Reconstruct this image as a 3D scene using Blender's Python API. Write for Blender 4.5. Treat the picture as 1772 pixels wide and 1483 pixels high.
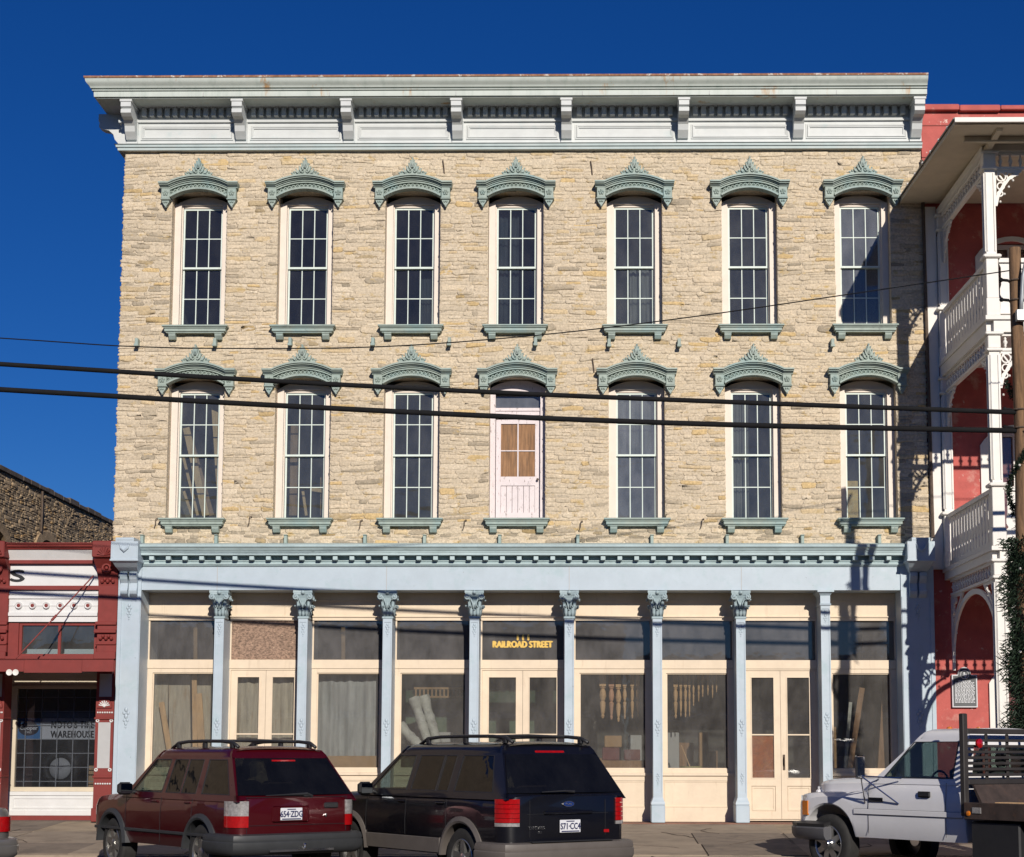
import bpy, math, random
from mathutils import Vector, Matrix

for o in list(bpy.data.objects): bpy.data.objects.remove(o)
S = bpy.context.scene
COL = S.collection
PI = math.pi

# ------------------------------------------------------------------ camera
CAM = Vector((0, -29.5, 1.2)); PITCH, YAW, ROLL = .1053, .0122, .0016
FPX, CX, CY, IW, IH = 2800.0, 978.45, 1009.34, 1772, 1483
fwd = Vector((-math.sin(YAW)*math.cos(PITCH), math.cos(YAW)*math.cos(PITCH), math.sin(PITCH)))
rt = Vector((math.cos(YAW), math.sin(YAW), 0)); up = rt.cross(fwd)
RT = rt*math.cos(ROLL)+up*math.sin(ROLL); UP = up*math.cos(ROLL)-rt*math.sin(ROLL)
cd = bpy.data.cameras.new('camera'); cam = bpy.data.objects.new('camera', cd); COL.objects.link(cam)
m3 = Matrix((RT, UP, -fwd)).transposed()
cam.matrix_world = Matrix.Translation(CAM) @ m3.to_4x4()
cd.sensor_width = 36; cd.lens = FPX/IW*36
cd.shift_x = (IW/2-CX)/IW; cd.shift_y = (CY-IH/2)/IW
cd.clip_start = .1; cd.clip_end = 6000
S.camera = cam
# ------------------------------------------------------------------ sky, sun, exposure
SUNV = Vector((.255, -1, .42)).normalized()
EL = math.asin(SUNV.z); AZ = math.atan2(SUNV.x, SUNV.y)
w = bpy.data.worlds.new('World'); S.world = w; w.use_nodes = True
nt = w.node_tree; bg = nt.nodes['Background']
sky = nt.nodes.new('ShaderNodeTexSky'); sky.sky_type = 'NISHITA'; sky.sun_disc = False
sky.sun_elevation = EL; sky.sun_rotation = AZ
sky.air_density = 1.0; sky.dust_density = 0.03; sky.ozone_density = 10.0; sky.altitude = 300
hs = nt.nodes.new('ShaderNodeHueSaturation'); hs.inputs['Saturation'].default_value = 1.11; hs.inputs['Hue'].default_value = .512; nt.links.new(sky.outputs[0], hs.inputs['Color'])
nt.links.new(hs.outputs[0], bg.inputs[0]); bg.inputs[1].default_value = .06
sl = bpy.data.lights.new('sun', 'SUN'); sun = bpy.data.objects.new('sun', sl); COL.objects.link(sun)
sl.energy = 4.5; sl.angle = math.radians(.5); sl.color = (1, .93, .83)
sun.rotation_euler = SUNV.to_track_quat('Z', 'Y').to_euler(); sun.location = (10, -40, 30)
S.view_settings.view_transform = 'Standard'; S.view_settings.look = 'None'
S.view_settings.exposure = 0;  cy = S.cycles; cy.max_bounces = 6; cy.diffuse_bounces = 3; cy.glossy_bounces = 3; cy.transmission_bounces = 3; cy.transparent_max_bounces = 8; cy.caustics_reflective = False; cy.caustics_refractive = False
S.view_settings.use_curve_mapping = False; S.view_settings.gamma = 1; S.view_settings.use_curve_mapping = False

# ------------------------------------------------------------------ measuring: photo pixel -> point on a plane
def ray(u, v): return RT*((u-CX)/FPX) - UP*((v-CY)/FPX) + fwd
def at(u, v, Y=0.0):
    r = ray(u, v); t = (Y-CAM.y)/r.y; return CAM+r*t
def fx(u, v, Y=0.0): return at(u, v, Y).x
def fz(u, v, Y=0.0): return at(u, v, Y).z
def atX(u, v, X):
    r = ray(u, v); t = (X-CAM.x)/r.x; return CAM+r*t

# ------------------------------------------------------------------ mesh collector
class MB:
    def __init__(s): s.v = []; s.f = []; s.mi = []; s.c = []; s.cur = 0; s.tint = None
    def add(s, vs, fs):
        n = len(s.v); s.v += [tuple(p) for p in vs]
        s.f += [tuple(i+n for i in f) for f in fs]; s.mi += [s.cur]*len(fs)
        if s.tint is not None: s.c += [s.tint]*len(vs)
        return s
    def box(s, x0, x1, y0, y1, z0, z1):
        if x0 > x1: x0, x1 = x1, x0
        if y0 > y1: y0, y1 = y1, y0
        if z0 > z1: z0, z1 = z1, z0
        return s.add([(x0,y0,z0),(x1,y0,z0),(x1,y1,z0),(x0,y1,z0),(x0,y0,z1),(x1,y0,z1),(x1,y1,z1),(x0,y1,z1)],
                     [(3,2,1,0),(4,5,6,7),(0,1,5,4),(1,2,6,5),(2,3,7,6),(3,0,4,7)])
    def bbox(s, x0, x1, y0, y1, z0, z1, b=.01):   # chamfered box
        if x0 > x1: x0, x1 = x1, x0
        if y0 > y1: y0, y1 = y1, y0
        if z0 > z1: z0, z1 = z1, z0
        b = min(b, (x1-x0)*.45, (y1-y0)*.45, (z1-z0)*.45)
        V = []
        for z, i in ((z0, b), (z0+b, 0), (z1-b, 0), (z1, b)):
            a0, a1, c0, c1 = x0+i, x1-i, y0+i, y1-i
            V += [(a0+b,c0,z),(a1-b,c0,z),(a1,c0+b,z),(a1,c1-b,z),(a1-b,c1,z),(a0+b,c1,z),(a0,c1-b,z),(a0,c0+b,z)]
        F = [tuple(range(7,-1,-1)), tuple(range(24,32))]
        for k in range(3):
            for i in range(8): j = (i+1)%8; F.append((k*8+i, k*8+j, k*8+8+j, k*8+8+i))
        return s.add(V, F)
    def prism(s, poly, fn, a, b):
        """poly: 2-D outline, fn(p, q, t) -> 3-D; extruded from t=a to t=b."""
        n = len(poly)
        V = [fn(p[0], p[1], a) for p in poly]+[fn(p[0], p[1], b) for p in poly]
        F = [tuple(range(n)), tuple(range(2*n-1, n-1, -1))]
        F += [(i, i+n, (i+1)%n+n, (i+1)%n) for i in range(n)]
        return s.add(V, F)
    def xz(s, poly, y0, y1): return s.prism(poly, lambda p, q, t: (p, t, q), y0, y1)
    def yz(s, poly, x0, x1): return s.prism(poly, lambda p, q, t: (t, p, q), x0, x1)
    def xy(s, poly, z0, z1): return s.prism(poly, lambda p, q, t: (p, q, t), z0, z1)
    def loft(s, rings, close=True, caps=True):
        n = len(rings[0]); V = [p for r in rings for p in r]; F = []
        m = n if close else n-1
        for k in range(len(rings)-1):
            for i in range(m):
                j = (i+1)%n; F.append((k*n+i, k*n+j, (k+1)*n+j, (k+1)*n+i))
        if caps and close:
            F.append(tuple(range(n-1,-1,-1))); F.append(tuple((len(rings)-1)*n+i for i in range(n)))
        return s.add(V, F)
    def tube(s, pts, r, n=8, caps=True):
        pts = [Vector(p) for p in pts]; rings = []; up_ = None
        for i, p in enumerate(pts):
            t = (pts[min(i+1, len(pts)-1)]-pts[max(i-1, 0)]).normalized()
            if up_ is None: up_ = Vector((0,0,1)) if abs(t.z) < .9 else Vector((1,0,0))
            a = t.cross(up_).normalized(); b = a.cross(t); up_ = b
            rr = r[i] if isinstance(r, (list, tuple)) else r
            rings.append([p+a*(rr*math.cos(2*PI*k/n))+b*(rr*math.sin(2*PI*k/n)) for k in range(n)])
        return s.loft(rings, True, caps)
    def lathe(s, c, prof, n=12, axis='z', caps=True):
        """prof: (radius, height) list."""
        rings = []
        for r, h in prof:
            q = []
            for k in range(n):
                a = 2*PI*k/n; ca, sa = r*math.cos(a), r*math.sin(a)
                q.append((c[0]+ca, c[1]+sa, c[2]+h) if axis == 'z' else (c[0]+ca, c[1]+h, c[2]-sa) if axis == 'y' else (c[0]+h, c[1]+ca, c[2]+sa))
            rings.append(q)
        return s.loft(rings, True, caps)
    def ring(s, c, R, r, n=14, m=6, axis='y'):
        V = []; F = []
        for i in range(n):
            a = 2*PI*i/n
            for j in range(m):
                b = 2*PI*j/m; q = R+r*math.cos(b); h = r*math.sin(b)
                V.append((c[0]+q*math.cos(a), c[1]+h, c[2]+q*math.sin(a)) if axis == 'y' else (c[0]+h, c[1]+q*math.cos(a), c[2]+q*math.sin(a)) if axis == 'x' else (c[0]+q*math.cos(a), c[1]+q*math.sin(a), c[2]+h))
        for i in range(n):
            for j in range(m):
                F.append((i*m+j, ((i+1)%n)*m+j, ((i+1)%n)*m+(j+1)%m, i*m+(j+1)%m))
        return s.add(V, F)
    def ball(s, c, r, n=8, m=5, sc=(1,1,1)):
        V = [(c[0], c[1], c[2]-r*sc[2])]
        for i in range(1, m):
            a = -PI/2+PI*i/m
            for k in range(n):
                b = 2*PI*k/n; V.append((c[0]+r*sc[0]*math.cos(a)*math.cos(b), c[1]+r*sc[1]*math.cos(a)*math.sin(b), c[2]+r*sc[2]*math.sin(a)))
        V.append((c[0], c[1], c[2]+r*sc[2])); L = len(V)-1; F = []
        for k in range(n):
            F.append((0, 1+(k+1)%n, 1+k)); F.append((L, L-n+k, L-n+(k+1)%n))
            for i in range(m-2): a = 1+i*n; F.append((a+k, a+(k+1)%n, a+n+(k+1)%n, a+n+k))
        return s.add(V, F)
    def ribbon(s, pts, w, y0, y1, fn=None):
        """flat cut-out strip following 2-D points, width w, between depths y0 and y1."""
        fn = fn or (lambda p, q, t: (p, t, q)); n = len(pts); R = []
        for i in range(n):
            ax, az = pts[max(i-1, 0)]; bx, bz = pts[min(i+1, n-1)]; L = math.hypot(bx-ax, bz-az) or 1
            nx, nz = -(bz-az)/L, (bx-ax)/L; ww = (w[i] if isinstance(w, (list, tuple)) else w)/2; p, q = pts[i]
            R.append([fn(p+nx*ww, q+nz*ww, y0), fn(p-nx*ww, q-nz*ww, y0), fn(p-nx*ww, q-nz*ww, y1), fn(p+nx*ww, q+nz*ww, y1)])
        return s.loft(R)
    def sweep(s, path, prof):
        """mitred moulding: plan path (x, y), outward = left of travel reversed (right side); prof: (offset, z)."""
        n = len(path); nm = []
        for i in range(n):
            d = []
            if i > 0: d.append(Vector((path[i][0]-path[i-1][0], path[i][1]-path[i-1][1])).normalized())
            if i < n-1: d.append(Vector((path[i+1][0]-path[i][0], path[i+1][1]-path[i][1])).normalized())
            ns = [Vector((q.y, -q.x)) for q in d]
            if len(ns) == 1: nm.append(ns[0])
            else:
                a = ns[0]+ns[1]; nm.append(a/(a.dot(ns[0])))
        return s.loft([[(path[i][0]+nm[i].x*o, path[i][1]+nm[i].y*o, z) for o, z in prof] for i in range(n)])
    def grid(s, P, nu, nv, flip=False):
        """P(i, j) -> point on a (nu+1) x (nv+1) sheet."""
        V = [P(i, j) for i in range(nu+1) for j in range(nv+1)]; F = []
        for i in range(nu):
            for j in range(nv):
                a = i*(nv+1)+j; q = (a, a+nv+1, a+nv+2, a+1); F.append(q[::-1] if flip else q)
        return s.add(V, F)
    def mesh(s, name, mats, smooth=False, off=(0,0,0)):
        me = bpy.data.meshes.new(name)
        me.from_pydata([(x-off[0], y-off[1], z-off[2]) for x, y, z in s.v], [], s.f)
        for m in (mats if isinstance(mats, (list, tuple)) else [mats]): me.materials.append(m)
        if any(s.mi): me.polygons.foreach_set('material_index', s.mi)
        if s.c:
            at_ = me.color_attributes.new('tint', 'FLOAT_COLOR', 'POINT')
            at_.data.foreach_set('color', [q for c in s.c for q in (c[0], c[1], c[2], 1)])
        if smooth: me.shade_smooth() if hasattr(me, 'shade_smooth') else me.polygons.foreach_set('use_smooth', [True]*len(me.polygons))
        me.update(); return me
    def build(s, name, mats, parent=None, smooth=False, auto=None, fix=True):
        off = root_of(parent).location if parent is not None and root_of(parent).name not in LOCAL else (0,0,0)
        o = bpy.data.objects.new(name, s.mesh(name, mats, smooth or auto is not None, off)); COL.objects.link(o)
        if parent is not None: o.parent = parent
        if auto is not None: set_sharp(o.data, auto)
        return o

def set_sharp(me, deg):
    c = math.cos(math.radians(deg)); em = {}
    nrm = [p.normal.copy() for p in me.polygons]
    for p in me.polygons:
        for k in p.edge_keys: em.setdefault(k, []).append(p.index)
    sh = [False]*len(me.edges)
    for e in me.edges:
        fs = em.get(tuple(sorted(e.vertices)), [])
        if len(fs) != 2 or nrm[fs[0]].dot(nrm[fs[1]]) < c: sh[e.index] = True
    a = me.attributes.get('sharp_edge') or me.attributes.new('sharp_edge', 'BOOLEAN', 'EDGE')
    a.data.foreach_set('value', sh)

def root_of(o):
    while o.parent is not None: o = o.parent
    return o
def tag(o, label=None, cat=None, group=None, kind=None):
    if label: o['label'] = label
    if cat: o['category'] = cat
    if group: o['group'] = group
    if kind: o['kind'] = kind
    return o
def thing(name, label, cat, loc=(0,0,0), rz=0, group=None):
    o = bpy.data.objects.new(name, None); COL.objects.link(o); o.empty_display_size = .2
    o.location = loc; o.rotation_euler = (0, 0, rz); return tag(o, label, cat, group)
def copy_part(o, parent, loc=None):
    c = o.copy(); COL.objects.link(c); c.parent = parent
    if loc is not None: c.location = loc
    for ch in o.children: copy_part(ch, c)
    return c
LOCAL = set()          # things modelled in their own coordinates (vehicles)

# text as mesh
def text_mesh(txt, size, depth=.004, font=None, sx=1.0, align='CENTER', space=1.0):
    cu = bpy.data.curves.new('txt', 'FONT'); cu.body = txt; cu.size = size; cu.extrude = depth; cu.align_x = align; cu.space_character = space
    cu.resolution_u = 3
    o = bpy.data.objects.new('txt', cu); COL.objects.link(o)
    me = bpy.data.meshes.new_from_object(o.evaluated_get(bpy.context.evaluated_depsgraph_get()))
    bpy.data.objects.remove(o); bpy.data.curves.remove(cu)
    if sx != 1.0:
        for v in me.vertices: v.co.x *= sx
    return me
def text(name, txt, size, mat, parent, loc, depth=.003, sx=1.0, rot=(PI/2, 0, 0), align='CENTER', bold=0, space=1.0):
    me = text_mesh(txt, size, depth, None, sx, align, space)
    if bold:                                  # thicken strokes by repeating the outline a little to the side
        b = MB(); vs = [v.co.copy() for v in me.vertices]; fs = [tuple(p.vertices) for p in me.polygons]
        for k, (dx, dy) in enumerate(((0,0), (bold,0), (-bold,0), (0,bold*.6), (0,-bold*.6))):
            b.add([(v.x+dx, v.y+dy, v.z+k*.0007) for v in vs], fs)
        me = b.mesh(name, mat)
    else:
        me.materials.clear(); me.materials.append(mat)
    o = bpy.data.objects.new(name, me); COL.objects.link(o); o.parent = parent
    off = root_of(parent).location
    if root_of(parent).name in LOCAL: off = (0,0,0)
    o.location = (loc[0]-off[0], loc[1]-off[1], loc[2]-off[2]); o.rotation_euler = rot
    return o

# ------------------------------------------------------------------ materials
def hexc(h):
    c = [int(h[i:i+2], 16)/255 for i in (0, 2, 4)]
    return tuple(((x+.055)/1.055)**2.4 if x > .04045 else x/12.92 for x in c)
MATS = {}
def mat(name, col, rough=.7, metal=0.0, var=.12, vs=4.0, bump=0.0, bs=40.0, dirt=None, coat=0.0, spec=.5, tint=False, rust=None, emit=None, stretch=None, bdist=.01, joints=None):
    if isinstance(col, str): col = hexc(col)
    m = bpy.data.materials.new(name); m.use_nodes = True; t = m.node_tree; N, L = t.nodes, t.links
    b = N['Principled BSDF']; b.inputs['Roughness'].default_value = rough; b.inputs['Metallic'].default_value = metal
    b.inputs['Coat Weight'].default_value = coat; b.inputs['Coat Roughness'].default_value = .04
    b.inputs['Specular IOR Level'].default_value = spec
    g = N.new('ShaderNodeNewGeometry'); pos = g.outputs['Position']
    def noise(scale, det=5, rgh=.6, st=None):
        n = N.new('ShaderNodeTexNoise'); n.inputs['Scale'].default_value = scale; n.inputs['Detail'].default_value = det; n.inputs['Roughness'].default_value = rgh
        if st:
            mp = N.new('ShaderNodeMapping'); mp.inputs['Scale'].default_value = st; L.new(pos, mp.inputs[0]); L.new(mp.outputs[0], n.inputs['Vector'])
        else: L.new(pos, n.inputs['Vector'])
        return n.outputs[0]
    def ramp(fac, a, c):
        r = N.new('ShaderNodeMapRange'); r.inputs[1].default_value = a; r.inputs[2].default_value = c; L.new(fac, r.inputs[0]); return r.outputs[0]
    def mix(fac, A, B, mode='MIX'):
        x = N.new('ShaderNodeMix'); x.data_type = 'RGBA'; x.blend_type = mode
        if isinstance(fac, float): x.inputs[0].default_value = fac
        else: L.new(fac, x.inputs[0])
        for k, q in ((6, A), (7, B)):
            if isinstance(q, tuple): x.inputs[k].default_value = (*q, 1)
            else: L.new(q, x.inputs[k])
        return x.outputs[2]
    out = tuple(col)
    if var:
        out = mix(ramp(noise(vs, 6, .65, stretch), .3, .7), tuple(min(1, c*(1-var)) for c in col), tuple(min(1, c*(1+var)) for c in col))
    if tint:
        a = N.new('ShaderNodeAttribute'); a.attribute_name = 'tint'; out = mix(1.0, out, a.outputs['Color'], 'MULTIPLY')
    for d in (dirt, rust):
        if d:                               # (colour, lo, hi, scale, stretch)
            dc = hexc(d[0]) if isinstance(d[0], str) else d[0]
            out = mix(ramp(noise(d[3], 8, .7, d[4] if len(d) > 4 else None), d[1], d[2]), out, dc)
    if isinstance(out, tuple): b.inputs['Base Color'].default_value = (*out, 1)
    else: L.new(out, b.inputs['Base Color'])
    if rough > .2 and var:
        L.new(ramp(noise(vs*2.3), -.6, 1.6), N.new('ShaderNodeMath').inputs[0])
        mm = [n for n in N if n.type == 'MATH'][-1]; mm.operation = 'MULTIPLY_ADD'; mm.inputs[1].default_value = .3; mm.inputs[2].default_value = max(0, rough-.15); L.new(mm.outputs[0], b.inputs['Roughness'])
    if bump:
        bp = N.new('ShaderNodeBump'); bp.inputs['Strength'].default_value = bump; bp.inputs['Distance'].default_value = bdist
        L.new(noise(bs, 6, .7), bp.inputs['Height']); L.new(bp.outputs[0], b.inputs['Normal'])
    if emit: b.inputs['Emission Color'].default_value = (*emit[0], 1); b.inputs['Emission Strength'].default_value = emit[1]
    MATS[name] = m; return m
def glass(name, dust=.12, dcol=(.4, .4, .42), tint=(.8, .85, .86), rough=.02, streak=(2.2, 2.2, 1.1), ior=1.5, lo=.25, hi=.8, gloss=1.0, wob=.0):
    m = bpy.data.materials.new(name); m.use_nodes = True; t = m.node_tree; N, L = t.nodes, t.links
    N.remove(N['Principled BSDF']); out = N['Material Output']
    g = N.new('ShaderNodeNewGeometry'); mp = N.new('ShaderNodeMapping'); mp.inputs['Scale'].default_value = streak; L.new(g.outputs['Position'], mp.inputs[0])
    n = N.new('ShaderNodeTexNoise'); n.inputs['Scale'].default_value = 1.6; n.inputs['Detail'].default_value = 8; n.inputs['Roughness'].default_value = .65; L.new(mp.outputs[0], n.inputs['Vector'])
    r = N.new('ShaderNodeMapRange'); r.inputs[1].default_value = lo; r.inputs[2].default_value = hi; r.inputs[3].default_value = dust*.45; r.inputs[4].default_value = dust*1.55; L.new(n.outputs[0], r.inputs[0])
    tr = N.new('ShaderNodeBsdfTransparent'); tr.inputs[0].default_value = (*tint, 1)
    df = N.new('ShaderNodeBsdfDiffuse'); df.inputs[0].default_value = (*dcol, 1)
    gl = N.new('ShaderNodeBsdfGlossy'); gl.inputs['Roughness'].default_value = rough
    lw = N.new('ShaderNodeLayerWeight'); pw = N.new('ShaderNodeMath'); pw.operation = 'POWER'; pw.inputs[1].default_value = 5; L.new(lw.outputs['Facing'], pw.inputs[0]); fr = N.new('ShaderNodeMath'); fr.operation = 'MULTIPLY_ADD'; fr.inputs[1].default_value = .92; fr.inputs[2].default_value = .06; L.new(pw.outputs[0], fr.inputs[0])
    m1 = N.new('ShaderNodeMixShader'); L.new(r.outputs[0], m1.inputs[0]); L.new(tr.outputs[0], m1.inputs[1]); L.new(df.outputs[0], m1.inputs[2])
    mu = N.new('ShaderNodeMath'); mu.operation = 'MULTIPLY'; mu.inputs[1].default_value = gloss; L.new(fr.outputs[0], mu.inputs[0])
    m2 = N.new('ShaderNodeMixShader'); L.new(mu.outputs[0], m2.inputs[0]); L.new(m1.outputs[0], m2.inputs[1]); L.new(gl.outputs[0], m2.inputs[2])
    if wob:
        n2 = N.new('ShaderNodeTexNoise'); n2.inputs['Scale'].default_value = 3.5; L.new(g.outputs['Position'], n2.inputs['Vector'])
        bp = N.new('ShaderNodeBump'); bp.inputs['Strength'].default_value = wob; bp.inputs['Distance'].default_value = .02
        L.new(n2.outputs[0], bp.inputs['Height']); L.new(bp.outputs[0], gl.inputs['Normal'])
    L.new(m2.outputs[0], out.inputs[0]); MATS[name] = m; return m

V0 = (3, 3, .35)      # vertical streaks
OCH = ((.50, .36, .16), .56, .67, 3.6, (1, 1, 1.9)); GRY = ((.40, .345, .27), .60, .76, 8, (.8, 1, 1.8))
m_stone = mat('limestone', (.60, .50, .365), .93, var=.26, vs=24, bump=1.0, bs=26, tint=True, bdist=.018, dirt=OCH, rust=GRY)
m_mortar = mat('mortar', (.60, .50, .37), .95, var=.26, vs=24, bump=1.0, bs=26, bdist=.018, dirt=OCH, rust=GRY)
m_stone2 = mat('weathered_limestone', (.40, .30, .19), .95, var=.3, vs=6, bump=.9, bs=22, tint=True, dirt=((.12, .09, .06), .5, .75, 1.4))
m_mortar2 = mat('weathered_mortar', (.27, .205, .14), .95, var=.3, vs=5, bump=.9, bs=22)
m_corn = mat('pale_cornice_paint', (.50, .545, .505), .55, var=.06, vs=3, bump=.12, bs=14, dirt=((.36, .42, .38), .5, .8, 2.5, V0), rust=((.42, .25, .11), .595, .68, 1.9, (1.3, 1.3, .2)))
m_friez = mat('pale_frieze_paint', (.56, .58, .575), .55, var=.06, vs=3, bump=.1, bs=14, dirt=((.36, .48, .49), .58, .85, 2.2))
m_fmould = mat('faded_teal_moulding_paint', (.42, .50, .50), .55, var=.1, vs=3, bump=.1, bs=14, dirt=((.50, .54, .53), .45, .7, 2.2))
m_rust = mat('rusted_roof_edge', (.30, .15, .09), .9, var=.5, vs=9, bump=.4, dirt=((.62, .55, .48), .55, .62, 7))
m_green = mat('sage_green_paint', (.30, .36, .32), .6, var=.16, vs=7, bump=.2, bs=25, dirt=((.22, .35, .36), .48, .75, 1.6), rust=((.17, .20, .18), .60, .72, 8))
m_casing = mat('cream_casing_paint', (.72, .635, .55), .6, var=.05, vs=4, bump=.15, bs=20, dirt=((.50, .42, .33), .62, .85, 5, V0))
m_sash = mat('pale_green_sash_paint', (.62, .70, .65), .55, var=.06, vs=6, dirt=((.4, .42, .38), .6, .8, 8))
m_pink = mat('pink_door_paint', (.70, .625, .63), .65, var=.05, vs=6, bump=.2, bs=22, dirt=((.20, .16, .14), .58, .66, 7, (5, 5, 1.2)))
m_blue = mat('pale_blue_ironwork_paint', (.425, .50, .565), .5, var=.06, vs=3, bump=.12, bs=18, dirt=((.32, .44, .47), .52, .78, 2.6), rust=((.20, .23, .23), .665, .70, 13))
m_blued = mat('blue_green_cornice_paint', (.42, .53, .55), .5, var=.12, vs=3, bump=.15, bs=18, dirt=((.27, .36, .36), .55, .74, 5, (1, 3, 3)))
m_capit = mat('blue_grey_capital_paint', (.34, .43, .46), .55, var=.2, vs=14, dirt=((.20, .26, .27), .5, .75, 14))
m_cream = mat('cream_woodwork_paint', (.70, .575, .43), .6, var=.06, vs=4, bump=.2, bs=20, dirt=((.50, .38, .27), .58, .85, 4, V0), rust=((.36, .27, .19), .69, .73, 11))
m_red = mat('red_trim_paint', (.20, .027, .022), .7, var=.15, vs=6, bump=.15, dirt=((.14, .022, .02), .5, .8, 3), rust=((.30, .10, .08), .66, .72, 9))
m_white = mat('white_gallery_paint', (.74, .71, .66), .55, var=.04, vs=4, bump=.1, dirt=((.5, .47, .42), .62, .85, 4, V0))
m_soffit = mat('cream_soffit_paint', (.58, .50, .38), .7, var=.08, vs=3)
m_wgrey = mat('white_shop_paint', (.66, .66, .65), .6, var=.05, vs=4, bump=.1, dirt=((.45, .43, .40), .6, .85, 5, V0))
m_gpanel = mat('grey_panel_paint', (.42, .42, .42), .6, var=.06)
m_stucco = mat('red_stucco', (.46, .105, .09), .85, var=.16, vs=3, bump=.5, bs=18, dirt=((.62, .36, .30), .56, .75, 2.0), rust=((.72, .58, .50), .645, .70, 5))
m_dark = mat('dark_interior', (.065, .06, .055), .95, var=.2)
m_intw = mat('interior_wall', (.16, .15, .135), .95, var=.2)
m_black = mat('black_rubber', (.018, .018, .018), .6, var=.2)
m_iron = mat('rusty_iron', (.10, .07, .05), .8, var=.3, vs=12)
m_cable = mat('cable_sheath', (.012, .012, .013), .9, var=.2, spec=.15)
m_wood = mat('weathered_pole_wood', (.20, .115, .06), .9, var=.5, vs=9, stretch=(2.2, 2.2, .22), bump=.6, bs=24, dirt=((.08, .055, .04), .52, .68, 5, (4, 4, .3)))
m_lumber = mat('sawn_lumber', (.62, .39, .20), .75, var=.25, vs=5, stretch=(3, 3, .5))
m_lumber2 = mat('brown_board', (.30, .17, .09), .75, var=.3, vs=5, stretch=(4, 4, .5))
m_plank = mat('raw_brown_plank', (.27, .145, .07), .8, var=.45, vs=4, stretch=(7, 7, .5), bump=.3, dirt=((.10, .07, .05), .5, .75, 4, (6, 6, .6)))
m_asph = mat('asphalt', (.085, .075, .065), .95, var=.25, vs=2.5, bump=.5, bs=60, dirt=((.045, .042, .04), .5, .75, 1.1))
m_conc = mat('concrete', (.33, .26, .19), .9, var=.16, vs=2, bump=.3, bs=40, dirt=((.16, .125, .095), .5, .76, 1.4))
m_gold = mat('gold_leaf', (.62, .40, .09), .38, metal=.35, var=.25, vs=20)
m_letter = mat('black_lettering', (.012, .012, .014), .6, var=0)
g_hi = glass('clean_window_glass', .055, (.28, .26, .24), tint=(.6, .66, .7), wob=.05)
g_mid = glass('dusty_window_glass', .085, (.38, .37, .36), wob=.05)
g_hvy = glass('hazy_window_glass', .22, (.36, .37, .41), wob=.05)
g_shop = glass('shopfront_glass', .10, (.42, .39, .37), tint=(.86, .87, .86), wob=.04)
g_trans = glass('transom_glass', .24, (.30, .285, .285), tint=(.75, .77, .77), wob=.04)
MG = [g_hi, g_mid, g_hvy]
# ================================================================== GROUND
gm = MB(); KY = -5.2
gm.grid(lambda i, j: ((-400+800*i/20), [-400, -60, -29.5, -12, -8, -5.4, -5.1, 0, 60, 400][j], [-.45, -.45, -.45, -.45, -.45, -.43, -.43, -.43, -.43, -.43][j]), 20, 9)
tag(gm.build('street', m_asph), kind='structure')
pz = lambda y: -.012+(y-.4)*.0535
pv = MB(); pv.add([(-40,KY,pz(KY)-.008),(40,KY,pz(KY)-.008),(40,.4,pz(.4)-.008),(-40,.4,pz(.4)-.008)], [(0,1,2,3)]); pv.add([(-40,KY,-.5),(40,KY,-.5),(40,KY,pz(KY)-.009),(-40,KY,pz(KY)-.009)], [(0,1,2,3)])
side = tag(pv.build('pavement', mat('pavement_base', (.13, .10, .075), .95)), kind='structure')
rg = random.Random(3)
cms = [m_conc, mat('dark_concrete', (.235, .185, .14), .95, var=.2, vs=3, bump=.4, bs=40, dirt=((.12, .095, .075), .5, .72, 2.2)), mat('tan_concrete', (.38, .295, .20), .95, var=.18, vs=2, bump=.4, bs=40, dirt=((.22, .17, .12), .5, .75, 1.6))]
xx = -14.0
while xx < 13:
    w_ = rg.uniform(1.35, 1.75); x2 = xx
    for r_0, (ya, yb) in enumerate(((KY+.2, -3.45), (-3.44, -1.72), (-1.71, .1))):
        q = MB(); t = rg.uniform(.0, .008); k = rg.uniform(-.08, .08); xa, xb = xx+k+.006, xx+w_+k-.006; za, zb = pz(ya)+t, pz(yb)+t
        q.add([(xa,ya+.006,za),(xb,ya+.006,za),(xb,yb-.006,zb),(xa,yb-.006,zb),(xa,ya+.006,za-.05),(xb,ya+.006,za-.05),(xb,yb-.006,zb-.05),(xa,yb-.006,zb-.05)], [(0,1,2,3),(5,4,7,6),(4,5,1,0),(5,6,2,1),(6,7,3,2),(7,4,0,3)])
        q.build('slab', cms[2] if r_0 == 2 and rg.random() < .7 else cms[rg.choice((0, 0, 1))], side)
    xx += w_
xk = -14.0
while xk < 13:
    k = MB(); k.bbox(xk+.004, xk+2.496, KY-.02, KY+.19, -.50, pz(KY)+.006, .02); k.build('kerbstone', m_conc, side); xk += 2.5
for k in range(16):        # cracks in the slabs
    x, y = rg.uniform(-12, 6), rg.uniform(KY+.4, -.4); P = []; a = rg.uniform(0, PI)
    for i in range(9): P.append((x, y)); x += .13*math.cos(a); y += .13*math.sin(a); a += rg.uniform(-.6, .6)
    P = [(px_, py_) for px_, py_ in P if KY+.25 < py_ < .0]
    if len(P) > 3: q = MB(); q.ribbon(P, .012, .006, .0125, lambda p, q_, t: (p, q_, pz(q_)+t)); q.build('crack', MATS['pavement_base'], side)

# ================================================================== MAIN BUILDING
XL, XR, ZT, ZL = -8.70, 6.31, 12.54, 5.06
DEP = 15.0
bld = thing('stone_building', 'three-storey tan limestone commercial building with pale cornice and blue iron shopfront', 'building', ((XL+XR)/2, 0, 0))

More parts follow.
